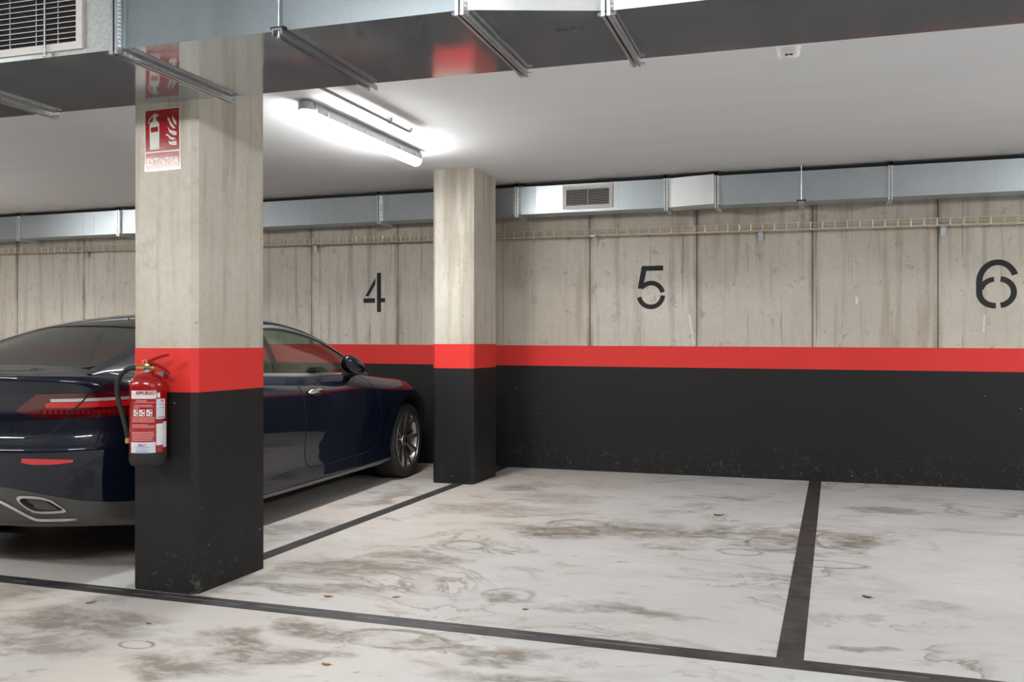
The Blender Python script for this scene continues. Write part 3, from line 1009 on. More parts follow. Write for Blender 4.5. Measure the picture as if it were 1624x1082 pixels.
ov.build('oval_mark', 'label_orange', lab3, fix=False)
ov = MB()
ov.add([cyl(-0.031 + 0.014 * math.cos(t_), 0.1005 + 0.0033 * math.sin(t_), 0.0022) for t_ in [2 * math.pi * i / 20 for i in range(20)]], [tuple(range(20))])
for z, a0, a1 in ((.092, -.06, .012), (.0885, -.055, 0.0), (.0795, -.055, .004), (.0785, -.05, .0), (.071, -.06, .005), (.0695, -.055, 0)):
    ov.grid([[cyl(a0 + (a1 - a0) * i / 10, q, 0.002) for i in range(11)] for q in (z, z + 0.0016)])
ov.build('print_lines', 'label_blue', lab3, fix=False)
lab4 = patch(0.036, 0.088, 0.222, 0.316, 'label_pale', 'inspection_label', 0.0012)
ov = MB()
ov.add([cyl(0.066 + 0.010 * math.cos(t_), 0.306 + 0.0048 * math.sin(t_), 0.002) for t_ in [2 * math.pi * i / 20 for i in range(20)]], [tuple(range(20))])
ov.build('oval_mark', 'label_orange', lab4, fix=False)
ov = MB()
for z, a0, a1 in ((.289, .052, .08), (.273, .056, .082), (.231, .044, .084), (.2275, .044, .084)):
    ov.grid([[cyl(a0 + (a1 - a0) * i / 8, q, 0.002) for i in range(9)] for q in (z, z + 0.0022)])
ov.build('print_lines', 'label_blue', lab4, fix=False)
patch(0.036, 0.074, 0.100, 0.200, 'label_white', 'check_card', 0.0012)
patch(0.072, 0.10, 0.088, 0.208, 'label_pale', 'check_card', 0.0018)
# head, gauge, levers, hose
hd = MB().lathe([(0.024, 0.440), (0.024, 0.448), (0.017, 0.452), (0.017, 0.475), (0.012, 0.482), (0.012, 0.490)], 24).lathe([(0.013, -0.03), (0.013, 0.032)], 16, 'x', (0, 0, 0.460)).build('valve_head', 'brass', EX, smooth=40)
MB().lathe([(0.004, -0.0), (0.016, -0.002), (0.016, -0.012), (0.004, -0.014)], 20, 'y', (0.004, -0.014, 0.456)).build('gauge', 'chrome', hd, smooth=40)


def lever(pts, wd, th, name):
    mb = MB()
    rows = []
    for i, (x, z) in enumerate(pts):
        a, b = pts[max(i - 1, 0)], pts[min(i + 1, len(pts) - 1)]
        d = Vector((b[0] - a[0], b[1] - a[1])).normalized()
        n = Vector((-d.y, d.x)) * th / 2
        w_ = wd[i]
        rows.append([(x + n.x, -w_, z + n.y), (x + n.x, w_, z + n.y), (x - n.x, w_, z - n.y), (x - n.x, -w_, z - n.y), (x + n.x, -w_, z + n.y)])
    mb.grid(rows)
    mb.add(rows[0][:4], [(0, 1, 2, 3)])
    mb.add(rows[-1][:4], [(3, 2, 1, 0)])
    return mb.build(name, 'handle_red', EX, smooth=40)


lever([(-0.012, 0.482), (0.012, 0.494), (0.045, 0.508), (0.078, 0.518), (0.094, 0.520)], [.012, .013, .012, .011, .008], 0.010, 'top_lever')
lever([(-0.006, 0.478), (0.02, 0.482), (0.05, 0.470), (0.078, 0.452), (0.094, 0.436), (0.096, 0.428)], [.013, .013, .013, .012, .010, .008], 0.011, 'carry_handle')
MB().tube([(-0.012 + 0.010 * math.cos(t_), -0.013, 0.488 + 0.010 * math.sin(t_)) for t_ in [2 * math.pi * i / 14 for i in range(15)]], 0.002, 6).build('pin_ring', 'brass', EX, smooth=50)
MB().lathe([(0.009, -0.062), (0.011, -0.060), (0.011, -0.03), (0.009, -0.028)], 12, 'x', (0, 0, 0.460)).build('hose_coupling', 'brass', EX, smooth=40)


def bez(P, n=30):
    out = []
    m = len(P)
    for i in range(m - 1):
        p0, p1, p2, p3 = (Vector(P[max(i - 1, 0)]), Vector(P[i]), Vector(P[i + 1]), Vector(P[min(i + 2, m - 1)]))
        for k in range(n // (m - 1) + 1):
            t_ = k / (n // (m - 1) + 1)
            out.append(0.5 * ((2 * p1) + (-p0 + p2) * t_ + (2 * p0 - 5 * p1 + 4 * p2 - p3) * t_ ** 2 + (-p0 + 3 * p1 - 3 * p2 + p3) * t_ ** 3))
    out.append(Vector(P[-1]))
    return out


hp = bez([(-0.055, 0, 0.460), (-0.092, 0.0, 0.455), (-0.130, 0.0, 0.425), (-0.146, 0.0, 0.375), (-0.140, 0.0, 0.310), (-0.120, 0.0, 0.235), (-0.102, 0, 0.165), (-0.096, 0, 0.125)], 48)
hs = MB().tube(hp, 0.0115, 12).build('hose', 'rubber', EX, smooth=60)
MB().lathe([(0.012, 0.104), (0.013, 0.128), (0.009, 0.130)], 12, 'z', (-0.096, 0, 0)).build('nozzle', 'brass', hs, smooth=40)
wb = MB().box((-0.02, er - 0.004, 0.30), (0.02, C1[2] - 3.606 - 0.0016, 0.44)).build('wall_bracket', 'zinc', EX)
wb.rotation_euler = (0, 0, R(-20))
tag(EX, 'red fire extinguisher with black hose hanging on the concrete column', 'fire extinguisher')

# ------------------------------------------------------------------ the parked car
CAR = empty('car', (-4.514, 7.55, 0), R(3.0))      # origin under the front axle, +y is forward


def pchip(xs, ys):
    n = len(xs)
    h = [xs[i + 1] - xs[i] for i in range(n - 1)]
    d = [(ys[i + 1] - ys[i]) / h[i] for i in range(n - 1)]
    m = [d[0]] + [0.0] * (n - 2) + [d[-1]]
    for i in range(1, n - 1):
        if d[i - 1] * d[i] > 0:
            w1, w2 = 2 * h[i] + h[i - 1], h[i] + 2 * h[i - 1]
            m[i] = (w1 + w2) / (w1 / d[i - 1] + w2 / d[i])

    def f(x):
        if x <= xs[0]:
            return ys[0]
        if x >= xs[-1]:
            return ys[-1]
        i = 0
        while x > xs[i + 1]:
            i += 1
        t_ = (x - xs[i]) / h[i]
        return ((1 + 2 * t_) * (1 - t_) ** 2 * ys[i] + t_ * (1 - t_) ** 2 * h[i] * m[i] + t_ * t_ * (3 - 2 * t_) * ys[i + 1] + t_ * t_ * (t_ - 1) * h[i] * m[i + 1])
    return f


#        side z, half width, tail z, tail y, nose z, nose y
LV = [(.165, .780, .250, -3.800, .170, .700), (.185, .872, .262, -3.872, .200, .760), (.235, .893, .305, -3.905, .270, .800),
      (.32, .893, .385, -3.935, .350, .820), (.42, .903, .490, -3.965, .440, .835), (.52, .918, .590, -3.984, .520, .840),
      (.62, .928, .655, -3.986, .580, .835), (.70, .930, .690, -3.958, .600, .820), (.78, .927, .740, -3.934, .630, .790),
      (.845, .922, .840, -3.926, .660, .750), (.885, .905, .945, -3.942, .685, .700), (.925, .872, 1.012, -3.970, .700, .660),
      (.952, .840, 1.033, -3.966, .710, .600), (.965, .800, 1.040, -3.925, .715, .520)]
KS = list(range(len(LV)))
F = [pchip(KS, [r[i] for r in LV]) for i in range(6)]
KMAX = KS[-1]
YC, YN = -3.05, -0.05
NT_, NN_ = 3.1, 3.5


def sst(a, b, x):
    t_ = min(1, max(0, (x - a) / (b - a)))
    return t_ * t_ * (3 - 2 * t_)


def side_pt(yl, k):
    zs, ws = F[0](k), F[1](k)
    fr = (zs - .165) / .8
    z = zs + fr * 0.040 * sst(-1.4, YC, yl) - fr * 0.085 * sst(-1.3, YN + 0.25, yl)
    wx = ws * (1 - 0.010 * ((yl + 1.55) / 1.5) ** 2)
    return wx, yl, z


def surf(p, k, sgn=1):
    """p 0..1 tail, 1..2 flank, 2..3 nose"""
    if p <= 1:
        th = (1 - p) * math.pi / 2
        x0, _, z0 = side_pt(YC, k)
        s_, c_ = max(0, math.sin(th)) ** (2 / NT_), max(0, math.cos(th)) ** (2 / NT_)
        q = sst(0, 1, s_)
        return Vector((sgn * x0 * c_, YC + (F[3](k) - YC) * s_, z0 + (F[2](k) - z0) * q))
    if p <= 2:
        x, y, z = side_pt(YC + (YN - YC) * (p - 1), k)
        return Vector((sgn * x, y, z))
    th = (p - 2) * math.pi / 2
    x0, _, z0 = side_pt(YN, k)
    s_, c_ = max(0, math.sin(th)) ** (2 / NN_), max(0, math.cos(th)) ** (2 / NN_)
    q = sst(0, 1, s_)
    return Vector((sgn * x0 * c_, YN + (F[5](k) - YN) * s_, z0 + (F[4](k) - z0) * q))


def nrm(p, k, sgn=1):
    e = 0.004
    a = surf(min(3, p + e), k, sgn) - surf(max(0, p - e), k, sgn)
    b = surf(p, min(KMAX, k + 0.03), sgn) - surf(p, max(0, k - 0.03), sgn)
    n = a.cross(b) * sgn
    return n.normalized() if n.length > 1e-9 else Vector((0, -1, 0))


def pk_tail(x, z):          # find (p, k) on the tail for a local x, z
    k = 6.0
    for _ in range(12):
        x0 = side_pt(YC, k)[0]
        c_ = min(1, max(0, x / x0)) ** (NT_ / 2)
        p = 1 - math.acos(min(1, c_)) / (math.pi / 2) if c_ < 1 else 1
        p = 1 - (math.pi / 2 - math.asin(c_)) / (math.pi / 2)
        lo, hi = 0, KMAX
        for _ in range(24):
            m = (lo + hi) / 2
            if surf(p, m).z < z:
                lo = m
            else:
                hi = m
        k = (lo + hi) / 2
    return p, k


def pk_side(yl, z):
    p = 1 + (yl - YC) / (YN - YC)
    lo, hi = 0, KMAX
    for _ in range(24):
        m = (lo + hi) / 2
        if surf(p, m).z < z:
            lo = m
        else:
            hi = m
    return p, (lo + hi) / 2


# --- shell: stacked outlines, capped
def fine(a, b, n): return [a + (b - a) * i / n for i in range(n + 1)]


PS = [1 - (1 - t_) for t_ in fine(0, 1, 44)][:-1] + fine(1, 2, 70)[:-1] + fine(2, 3, 36)
KF = fine(0, KMAX, 78)
np_ = len(PS)
loop = [(p, 1) for p in PS] + [(p, -1) for p in reversed(PS[1:-1])]
mb = MB()
rows = [[surf(p, k, s) for p, s in loop] for k in KF]
m = len(loop)
vs_ = [q for r in rows for q in r]
fs_ = []
for i in range(len(KF) - 1):
    for j in range(m):
        a, b = i * m + j, i * m + (j + 1) % m
        fs_.append((a, b, b + m, a + m))
# caps: strips across the car
zc = pchip([-3.96, -3.9, -3.7, -3.62, -3.5, -3.2, -1.0, -.72, -.55, -.2, .2, .5, .62], [1.042, 1.049, 1.072, 1.085, 1.05, .93, .93, .970, .965, .935, .875, .790, .730])
NX = 18
top_i = (len(KF) - 1) * m
mi_ = [0] * len(fs_)


def cap(base, z_of, flip):
    idx = []
    for i in range(np_):
        r_i = base + i
        l_i = base + (m - i if 0 < i < np_ - 1 else i)
        a, b = vs_[r_i], vs_[l_i]
        if i in (0, np_ - 1):
            idx.append([r_i] * (NX + 1))
            continue
        row = [r_i]
        for j in range(1, NX):
            t_ = j / NX
            q = a.lerp(b, t_)
            q = Vector((q.x, q.y, z_of(q.y, a.z, 2 * t_ - 1)))
            row.append(len(vs_))
            vs_.append(q)
        row.append(l_i)
        idx.append(row)
    for i in range(np_ - 1):
        for j in range(NX):
            q = [idx[i][j], idx[i][j + 1], idx[i + 1][j + 1], idx[i + 1][j]]
            u = []
            for e in q:
                if e not in u:
                    u.append(e)
            if len(u) >= 3:
                fs_.append(tuple(u if flip else reversed(u)))
                yc_ = sum(vs_[e].y for e in u) / len(u)
                mi_.append(1 if (base == top_i and -3.55 < yc_ < -0.78) else (2 if base == 0 else 0))


cap(top_i, lambda y, zo, u: zo + (zc(y) - zo) * (1 - (abs(u) ** 4 if y < -3 else u * u)), False)
cap(0, lambda y, zo, u: zo, True)
mb.v, mb.f, mb.mi = [tuple(q) for q in vs_], fs_, mi_
shell = mb.build('body', ['car_paint', 'interior_black', 'black_plastic'], CAR)
# wheel wells cut out of the shell
WR = 0.335
cut = MB()
for yl in (0.0, -2.873):
    for s in (-1, 1):
        cut.lathe([(0.375, s * 0.58), (0.375, s * 1.2)] if s > 0 else [(0.375, -1.2), (0.375, -0.58)], 64, 'x', (0, yl, 0.345))
co = cut.build('wheel_cutter', 'black_plastic', None)
co.matrix_world = CAR.matrix_world
co.parent = CAR
bo = shell.modifiers.new('arches', 'BOOLEAN')
bo.operation = 'DIFFERENCE'
bo.solver = 'EXACT'
bo.object = co
bo.material_mode = 'TRANSFER'
bpy.context.view_layer.update()
me = bpy.data.meshes.new_from_object(shell.evaluated_get(bpy.context.evaluated_depsgraph_get()))
shell.modifiers.clear()
shell.data = me
bpy.data.objects.remove(co)
me.polygons.foreach_set('use_smooth', [True] * len(me.polygons))
me.set_sharp_from_angle(angle=R(42))


def surf_patch(cols, name, mat, off=0.004, sgn=1, parent=None, nk=8, rim=True):
    """cols: list of (p, k0, k1); a plate standing off the shell with closed edges"""
    rows = []
    for (p, k0, k1) in cols:
        rows.append([surf(p, k0 + (k1 - k0) * j / nk, sgn) + nrm(p, k0 + (k1 - k0) * j / nk, sgn) * off for j in range(nk + 1)])
    mb = MB()
    mb.grid(rows, 0, sgn > 0)
    if rim:
        bd = [(i, 0) for i in range(len(cols))] + [(len(cols) - 1, j) for j in range(1, nk + 1)] + [(i, nk) for i in range(len(cols) - 2, -1, -1)] + [(0, j) for j in range(nk - 1, 0, -1)]
        A, B = [], []
        for (i, j) in bd + bd[:1]:
            p, k0, k1 = cols[i]
            k = k0 + (k1 - k0) * j / nk
            A.append(rows[i][j])
            B.append(surf(p, k, sgn) - nrm(p, k, sgn) * 0.004)
        mb.grid([A, B], 0, sgn > 0)
    return mb.build(name, mat, parent or CAR, smooth=50, fix=False)


def surf_line(pts, wd, name, mat, off=0.0012, sgn=1, parent=None, n=60):
    P = bez([(a, b, 0) for a, b in pts], n)
    L, Rr = [], []
    Q = [surf(q.x, q.y, sgn) for q in P]
    for i, q in enumerate(P):
        nn = nrm(q.x, q.y, sgn)
        d = Q[min(i + 1, len(Q) - 1)] - Q[max(i - 1, 0)]
        sd = d.cross(nn).normalized()
        L.append(Q[i] + sd * wd / 2 + nn * off)
        Rr.append(Q[i] - sd * wd / 2 + nn * off)
    return MB().grid([L, Rr]).build(name, mat, parent or CAR, smooth=60, fix=False)


for sg in (1, -1):
    # tail lamp: dark red lens, clear strip, bright red bar, slotted lower edge
    cols = []
    for i in range(41):
        q = i / 40
        xin = 0.405 + q * 0.0
        p0 = pk_tail(0.372, 0.88)[0]
        p = p0 + (1.10 - p0) * q
        x = abs(surf(p, 9).x)
        ztop = 0.860 + 0.084 * min(1, q / 0.10) ** 0.8 + 0.006 * q
        zbot = 0.852 - 0.030 * sst(-0.02, 0.10, q) - 0.004 * q
        if p <= 1:
            f0 = pk_tail(x, zbot)[1] if p < 0.999 else 8.75
            f1 = pk_tail(x, ztop)[1] if p < 0.999 else 9.9
        cols.append((p, f0, f1))
    tl = surf_patch(cols, 'tail_light', 'lamp_dark_red', 0.006, sg)
    sub = lambda a, b, i0, i1: [(p, k0 + (k1 - k0) * a, k0 + (k1 - k0) * b) for (p, k0, k1) in cols[i0:i1]]
    surf_patch(sub(.63, .76, 6, 41), 'clear_strip', 'lamp_clear', 0.0075, sg, tl, 2)
    surf_patch(sub(.40, .60, 5, 41), 'red_bar', 'lamp_red', 0.0075, sg, tl, 2)
    surf_patch(sub(.14, .30, 4, 25), 'slot_bar', 'lamp_mid', 0.007, sg, tl, 2)
    for i in range(4, 25):
        pa = cols[i][0]
        k0, k1 = cols[i][1], cols[i][2]
        surf_patch([(pa, k0 + (k1 - k0) * .12, k0 + (k1 - k0) * .32), (pa + 0.0075, k0 + (k1 - k0) * .12, k0 + (k1 - k0) * .32)], 'slot_divider', 'lamp_slit', 0.0085, sg, tl, 1, False)
    # boot lid seam
    surf_line([pk_tail(0.002, .705), pk_tail(.34, .712), pk_tail(.50, .728), pk_tail(.575, .77), pk_tail(.63, .84), pk_tail(.68, .91), pk_tail(.74, .985), pk_tail(.765, 1.012)], 0.008, 'boot_lid_gap', 'gap_black', 0.0015, sg)
    # on the lamp the gap needs to stand on the lens
    surf_line([pk_tail(.615, .822), pk_tail(.64, .86), pk_tail(.68, .91), pk_tail(.70, .945)], 0.008, 'lamp_gap', 'gap_black', 0.0095, sg, tl)
    # bumper reflector
    cols = []
    for i in range(13):
        q = i / 12
        p = pk_tail(.44, .60)[0] + (pk_tail(.665, .60)[0] - pk_tail(.44, .60)[0]) * q
        x = abs(surf(p, 5).x)
        cols.append((p, pk_tail(x, .590 + 0.010 * (1 - sst(0, .2, q)) + 0.008 * sst(.6, 1, q))[1], pk_tail(x, .622 - 0.010 * q)[1]))
    surf_patch(cols, 'bumper_reflector', 'lamp_red', 0.003, sg, None, 3)
    # grey lower valance with chrome strip and tail pipe trim
    cols = []
    for i in range(31):
        p = 1.10 * i / 30
        x = abs(surf(p, 3).x)
        zt_ = 0.475 - 0.115 * sst(0.25, 0.92, x)
        k1 = pk_tail(x, zt_)[1] if p < 0.99 else 3.6
        cols.append((p, 0.55, k1))
    va = surf_patch(cols, 'lower_valance', 'bumper_grey', 0.003, sg, None, 10)
    surf_line([pk_tail(.003, .452), pk_tail(.12, .44), pk_tail(.27, .405), pk_tail(.36, .358), pk_tail(.435, .312), pk_tail(.46, .302), pk_tail(.50, .299), pk_tail(.64, .298)], 0.017, 'chrome_strip', 'chrome', 0.008, sg, va)
    shp = [(.390 + (a_ - .405) * .817, b_) for a_, b_ in [(.405, .412), (.412, .428), (.43, .434), (.50, .432), (.56, .425), (.605, .408), (.635, .382), (.665, .355), (.668, .347), (.655, .341), (.60, .338), (.54, .338), (.49, .344), (.45, .365), (.42, .392)]]
    cx, cz = sum(a for a, b in shp) / len(shp), sum(b for a, b in shp) / len(shp)
    O1, O2, I1, I2 = [], [], [], []
    for (a, b) in shp + shp[:1]:
        pp, kk = pk_tail(a, b)
        s0, n0 = surf(pp, kk, sg), nrm(pp, kk, sg)
        a2, b2 = cx + (a - cx) * .87, cz + (b - cz) * .74
        pp, kk = pk_tail(a2, b2)
        s1, n1 = surf(pp, kk, sg), nrm(pp, kk, sg)
        O1.append(s0 - n0 * .002)
        O2.append(s0 + n0 * .016)
        I2.append(s1 + n1 * .016)
        I1.append(s1 + n1 * .0045)
    tp = MB().grid([O1, O2, I2, I1]).build('tail_pipe_trim', 'satin_chrome', va, smooth=40)
    MB().add(I1[:-1], [tuple(range(len(shp)))]).build('tail_pipe_dark_fill', 'gap_black', va, fix=False)  # flat black fill, shade inside the pipe put in as colour
    # flank: door gap, handle, sill
    dr = [(-2.03, .968), (-1.99, .92), (-1.95, .80), (-1.92, .60), (-1.90, .45), (-1.86, .36), (-1.76, .318), (-1.5, .312), (-1.1, .318), (-.78, .330), (-.68, .38), (-.64, .50), (-.66, .70), (-.74, .83), (-.84, .91), (-.98, .955)]
    surf_line([pk_side(*q) for q in dr], 0.007, 'door_gap', 'gap_black', 0.0012, sg, None, 150)
    surf_line([pk_side(-2.42, .21), pk_side(-1.5, .21), pk_side(-.45, .215)], 0.018, 'sill_trim', 'bumper_grey', 0.004, sg)
    p0 = Vector(surf(*pk_side(-1.78, .862), sg))
    hd = MB()
    ring = []
    for i in range(13):
        q = -1 + 2 * i / 12
        rr = 0.018 * math.sqrt(max(0.02, 1 - q ** 4))
        ring.append([(p0.x + sg * (0.012 + 0.02 * (1 - q * q)) + sg * 0.5 * rr * math.cos(a), p0.y + q * 0.115, p0.z + 0.004 - 0.01 * q * q + rr * math.sin(a)) for a in [2 * math.pi * j / 10 for j in range(11)]])
    hd.grid(ring).build('door_handle', 'chrome', CAR, smooth=60)
    cup = []
    for i in range(9):
        q = -1 + 2 * i / 8
        pp, _ = pk_side(-1.75 + q * 0.075, .858)
        hgt = 0.032 * math.sqrt(max(0.02, 1 - q * q))
        cup.append((pp, pk_side(-1.75 + q * 0.075, .855 - hgt)[1], pk_side(-1.75 + q * 0.075, .855 + hgt)[1]))
    surf_patch(cup, 'handle_cup', 'trim_black', 0.0012, sg, None, 4, False)

# --- greenhouse
gy = [-.55, -.65, -.9, -1.2, -1.5, -1.9, -2.3, -2.7, -3.0, -3.3, -3.6, -3.74]
RX = pchip(gy[::-1], [.775, .765, .722, .675, .635, .605, .592, .585, .590, .612, .645, .655][::-1])
RZ = pchip(gy[::-1], [.945, .978, 1.098, 1.220, 1.304, 1.350, 1.343, 1.300, 1.236, 1.152, 1.068, 1.035][::-1])
cy_ = [-.42, -.65, -.9, -1.2, -1.5, -1.8, -2.1, -2.4, -2.7, -3.0, -3.3, -3.6, -3.74]
CZ = pchip(cy_[::-1], [.955, 1.035, 1.150, 1.285, 1.378, 1.416, 1.418, 1.400, 1.364, 1.308, 1.210, 1.096, 1.045][::-1])


def belt(yl):
    q = surf(pk_side(max(yl, -3.04), .9)[0], KMAX) if yl > YC else None
    if q is None:
        tt = (yl - YC) / (-3.74 - YC)
        b0 = surf(1, KMAX)
        return b0.x - 0.135 * sst(0, 1, tt), b0.z + 0.035 * tt
    return q.x, q.z - 0.004


def gh(yl, v, sgn=1):
    """v 0 belt .. 1 rail .. 2 roof centre"""
    bx, bz = belt(yl)
    rx, rz_ = RX(yl), RZ(yl)
    if v <= 1:
        b = 0.022 * math.sin(math.pi * v) * min(1, max(0, (rz_ - bz) / 0.25))
        return Vector((sgn * (bx + (rx - bx) * v + b), yl, bz + (rz_ - bz) * v + b * 0.2))
    q = v - 1
    return Vector((sgn * rx * (1 - q), yl, rz_ + (CZ(yl) - rz_) * (1 - (1 - q) ** 2.3)))


def gpatch(mb, y0, y1, v0, v1, sgn=1, ny=40, nv=12, off=0.0):
    """v0/v1 may be functions of yl"""
    rows = []
    for i in range(ny + 1):
        y = y0 + (y1 - y0) * i / ny
        a = v0(y) if callable(v0) else v0
        b = v1(y) if callable(v1) else v1
        r = []
        for j in range(nv + 1):
            v = a + (b - a) * j / nv
            q = gh(y, v, sgn)
            if off:
                d = Vector((q.x, 0, q.z - 0.9)).normalized()
                q = q + d * off
            r.append(q)
        rows.append(r)
    mb.grid(rows)


WT, RT = -1.40, -2.90        # windscreen top edge, rear window top edge at the rail


def full(mb, f0, f1, va, ny=30, nv=24):
    """panel between the two rails; f0/f1 give the fore and aft edge as a function of |u|"""
    rows = []
    for j in range(2 * nv + 1):
        u = -1 + j / nv
        v = 2 - abs(u) * (1 - va)
        r = []
        for i in range(ny + 1):
            y = f0(abs(u)) + (f1(abs(u)) - f0(abs(u))) * i / ny
            r.append(gh(y, v, 1 if u >= 0 else -1))
        rows.append(r)
    mb.grid(rows)


RA = 0.10
ws_top = lambda u: WT + 0.0 * u
rw_top = lambda u: RT - 0.10 + 0.10 * u * u
roof = MB()
full(roof, ws_top, rw_top, RA)
for sg in (1, -1):
    gpatch(roof, -.60, -3.72, 0.90, 1 + RA, sg, 80, 6)
    gpatch(roof, -3.06, -3.74, 0.0, 0.90, sg, 20, 10)
    gpatch(roof, -2.40, -3.08, 0.0, lambda y: 0.0 + 0.72 * sst(-2.40, -3.08, y), sg, 24, 6, -0.001)
roof.build('roof', 'car_paint', CAR, smooth=50)
ro = bpy.data.objects['roof']
mb = MB()
full(mb, lambda u: -.46 - 0.16 * u * u, ws_top, RA)
mb.build('windscreen', 'side_glass', CAR, smooth=50)
mb = MB()
full(mb, rw_top, lambda u: -3.71 + 0.13 * u ** 5, RA)
mb.build('rear_window', 'rear_glass', CAR, smooth=50)
mb = MB()
full(mb, lambda u: rw_top(u) + 0.012, lambda u: rw_top(u) - 0.016, RA, 2)
for v in range(len(mb.v)):
    a = mb.v[v]
    mb.v[v] = (a[0], a[1] - 0.002, a[2] + 0.003)
mb.build('window_seal', 'trim_black', ro, smooth=50)
for sg in (1, -1):
    mb = MB()
    gpatch(mb, -.74, -2.04, 0.05, 0.86, sg, 50, 12, -0.004)
    mb.build('side_window', 'side_glass', CAR, smooth=50)
    mb = MB()
    gpatch(mb, -2.09, -3.05, lambda y: 0.05 + 0.70 * sst(-2.40, -3.08, y), 0.86, sg, 30, 10, -0.004)
    mb.build('quarter_window', 'side_glass', CAR, smooth=50)
    mb = MB()
    gpatch(mb, -2.035, -2.10, 0.0, 0.9, sg, 3, 10, -0.002)
    gpatch(mb, -.60, -.80, 0.0, 0.9, sg, 6, 10, -0.002)
    gpatch(mb, -.62, -3.06, 0.84, 0.915, sg, 60, 2, 0.0005)
    mb.build('window_trim', 'trim_black', CAR, smooth=50)
    mb = MB()
    gpatch(mb, -.70, -2.6, -0.01, 0.055, sg, 60, 3, 0.004)
    gpatch(mb, -.66, -3.06, 0.885, 0.945, sg, 80, 3, 0.004)
    mb.build('chrome_surround', 'satin_chrome', CAR, smooth=50)
    # mirror, folded in against the door
    mm = MB()
    rows = []
    for i in range(17):
        a = math.pi * i / 16
        r = []
        for j in range(25):
            b = 2 * math.pi * j / 24
            x, y, z = math.sin(a) * math.cos(b), math.cos(a), math.sin(a) * math.sin(b)
            fy = 1.0 if y < 0 else 1.0
            px_ = 0.070 * x if x > 0 else 0.035 * x
            pz_ = 0.070 * math.copysign(abs(z) ** 0.9, z) * (1 - 0.28 * max(0, y))
            py_ = 0.140 * math.copysign(abs(y) ** 0.9, y)
            r.append((sg * (0.925 + px_ + 0.10 * (py_ + 0.13) * 0.6), -1.19 + py_, 1.030 + pz_ - 0.30 * py_))
        rows.append(r)
    mm.grid(rows)
    mo = mm.build('door_mirror', 'car_paint', CAR, smooth=70)
    MB().tube([(sg * 0.80, -1.10, 0.955), (sg * 0.87, -1.11, 0.955), (sg * 0.92, -1.12, 0.975)], [0.030, 0.028, 0.024], 10).build('mirror_arm', 'trim_black', mo, smooth=60)
    gl = [(sg * (0.894 + 0.06 * 0.10 * math.cos(b)), -1.19 + 0.11 * math.cos(b), 1.030 + 0.058 * math.sin(b) - 0.0176 * math.cos(b)) for b in [2 * math.pi * j / 28 for j in range(28)]]
    MB().add(gl, [tuple(range(28))]).build('mirror_glass', 'chrome', mo, fix=False)

# --- inside: seats, dash, wheel
def soft_box(lo, hi, name, mat, parent, bv=0.05):
    return MB().box(lo, hi).build(name, mat, parent, smooth=60, bevel=bv)


for sx_ in (-0.37, 0.37):
    s_ = soft_box((sx_ - .24, -1.98, .80), (sx_ + .24, -1.80, 1.10), 'front_seat', 'seat_leather', CAR)
    soft_box((sx_ - .14, -2.0, 1.09), (sx_ + .14, -1.89, 1.23), 'headrest', 'seat_leather', s_, 0.04)
soft_box((-.70, -1.12, .86), (.70, -.80, .985), 'dashboard', 'interior_black', CAR, 0.05)
soft_box((-.60, -3.3, .85), (.60, -3.05, 1.06), 'rear_seat', 'seat_leather', CAR, 0.05)

# --- wheels
tyre = MB().lathe([(.245, -.115), (.262, -.118), (.300, -.122), (.322, -.114), (.332, -.098), (.335, -.06), (.335, .06), (.332, .098), (.322, .114), (.300, .122), (.262, .118), (.245, .115), (.24, .0), (.245, -.115)], 72, 'x', cap=False)
for k in range(4):
    pass
tyre_me = tyre.mesh('wheel', 'tyre_rubber', 40)
tread = MB()
for k in range(72):
    a = 2 * math.pi * k / 72
    ca, sa = math.cos(a), math.sin(a)
    for x0, x1 in ((.072, .112), (-.112, -.072)):
        da = 0.006
        pts = []
        for (x, r_, e) in ((x0, .3358, -da), (x1, .329 if x1 > 0.1 else .3358, -da + .01), (x1, .329 if x1 > 0.1 else .3358, da + .01), (x0, .3358, da)):
            pts.append((x, r_ * math.cos(a + e), r_ * math.sin(a + e)))
        tread.add(pts, [(0, 1, 2, 3)])
tread_me = tread.mesh('tread_groove', 'gap_black', fix=False)
rimb = MB().lathe([(.262, .118), (.258, .121), (.250, .118), (.246, .105), (.236, .08), (.232, -.10), (.26, -.11)], 64, 'x', cap=False)
rim_me = rimb.mesh('rim', 'rim_metal', 40)
spk = MB()


def spoke(a0, a1, w0, w1):
    """bar from hub to rim; a0/a1 angle at hub and rim"""
    P = []
    for q in (0, .5, 1):
        r_ = .045 + (.245 - .045) * q
        a = a0 + (a1 - a0) * q
        wd = w0 + (w1 - w0) * q
        xf = .095 - .02 * (1 - q) + 0.012 * q
        c_, s_ = math.cos(a), math.sin(a)
        ring = []
        for (e, x) in ((-wd, xf - .03), (-wd * .85, xf - .004), (-wd * .35, xf + .004), (wd * .35, xf + .004), (wd * .85, xf - .004), (wd, xf - .03), (-wd, xf - .03)):
            ring.append((x, r_ * c_ - e * s_, r_ * s_ + e * c_))
        P.append(ring)
    spk.grid(P)


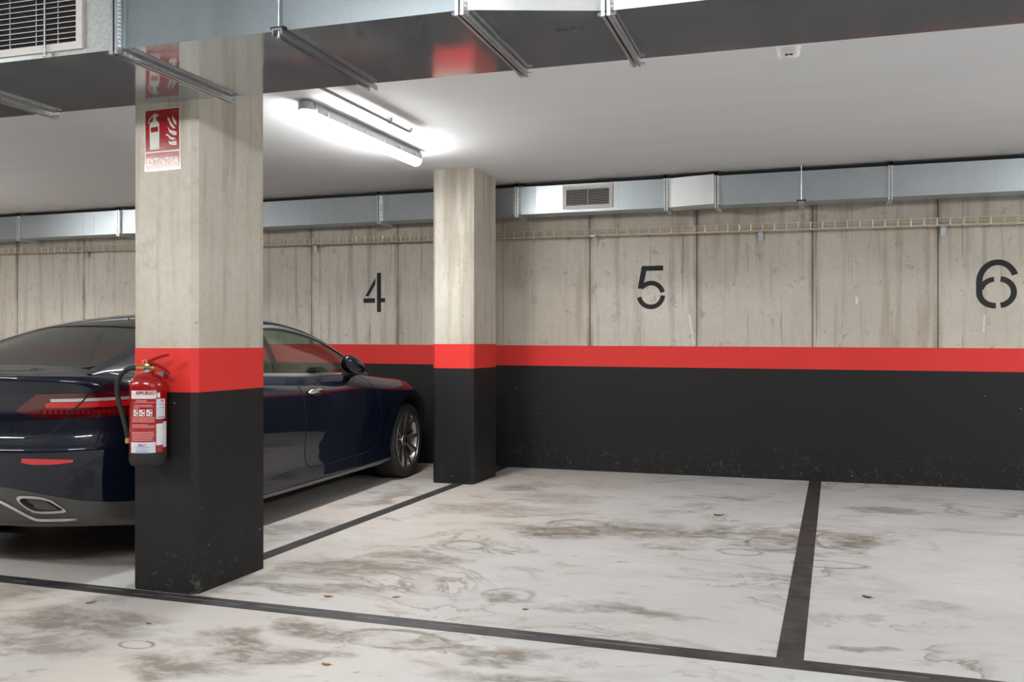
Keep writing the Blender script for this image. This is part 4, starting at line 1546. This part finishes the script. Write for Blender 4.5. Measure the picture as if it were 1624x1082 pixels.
for k in range(5):
    a = math.pi / 2 + 2 * math.pi * k / 5 + R(180)
    spoke(a - R(9), a - R(17), .020, .025)
    spoke(a + R(9), a + R(17), .020, .025)
spk_me = spk.mesh('spokes', 'rim_metal', 45)
hub_me = MB().lathe([(.0, .096), (.030, .096), (.036, .090), (.052, .086), (.062, .07), (.062, .03)], 32, 'x', cap=False).mesh('hub', 'rim_metal', 40)
cap_me = MB().lathe([(.0, .0985), (.026, .0985), (.028, .095)], 24, 'x', cap=False).mesh('hub_cap', 'trim_black', 40)
disc_me = MB().lathe([(.05, .01), (.165, .01), (.165, -.02), (.05, -.02)], 48, 'x', cap=False).lathe([(.0, -.05), (.236, -.05)], 48, 'x', cap=False).mesh('brake_disc', 'interior_black', 40)
for yl in (0.0, -2.873):
    for sg in (1, -1):
        wo = link('wheel', tyre_me, CAR, (sg * 0.782, yl, WR), (R(8 + 40 * (yl < -1)), 0, 0 if sg > 0 else math.pi))
        for nm, me_ in (('rim', rim_me), ('spokes', spk_me), ('hub', hub_me), ('hub_cap', cap_me), ('brake_disc', disc_me), ('tread_groove', tread_me)):
            link(nm, me_, wo)
tag(CAR, 'dark navy blue two-door coupe parked nose-in at bay 4', 'car')

# ------------------------------------------------------------------ fallen leaves
LEAVES = [(-0.765, 6.615, .052, 20, 'dry_leaf', 'orange dry leaf lying alone in the middle of bay 5'),
          (-3.251, 3.433, .030, 70, 'dry_leaf', 'dry leaf on the aisle floor in front of the extinguisher column'),
          (-2.268, 3.887, .030, 10, 'dry_leaf', 'dry leaf just inside the aisle line, nearer the extinguisher column'),
          (-1.959, 3.982, .024, 40, 'dry_leaf', 'dry leaf just inside the aisle line, farther from the extinguisher column'),
          (-1.795, 3.061, .026, 5, 'dry_leaf', 'dry leaf at the lower edge of the picture on the aisle floor'),
          (0.143, 4.71, .034, -20, 'brown_leaf', 'narrow brown leaf lying in bay 6'),
          (-2.775, 3.26, .016, 0, 'brown_leaf', 'tiny brown curled leaf on the stained aisle floor'),
          (-1.318, 3.99, .018, 25, 'brown_leaf', 'tiny brown leaf in bay 5 close to the aisle line')]
for (x, y, s, a, mt, lb) in LEAVES:
    s *= 0.68
    lf = empty('fallen_leaf', (x, y, 0), R(a))
    mb = MB()
    rows = []
    for i in range(9):
        q = -1 + i / 4
        hw_ = 0.5 * s * math.sqrt(max(0, 1 - q * q)) * (1 + 0.25 * math.sin(6 * q))
        r = []
        for j in (-1, -.5, 0, .5, 1):
            r.append((q * s, j * hw_, 0.002 + 0.10 * s * (q * q) + 0.16 * s * abs(j) * (1 - 0.3 * q)))
        rows.append(r)
    mb.grid(rows)
    mb.grid([[(u[0], u[1], u[2] - 0.0012) for u in r] for r in rows], 0, True)
    mb.build('blade', mt, lf, smooth=60, fix=False)
    MB().tube([(s * .9, 0, .004 + .06 * s), (s * 1.25, s * .06, .004), (s * 1.5, s * .15, .002)], 0.0009, 5).build('stalk', 'brown_leaf', lf)
    tag(lf, lb, 'leaf', 'dry leaves on the floor')
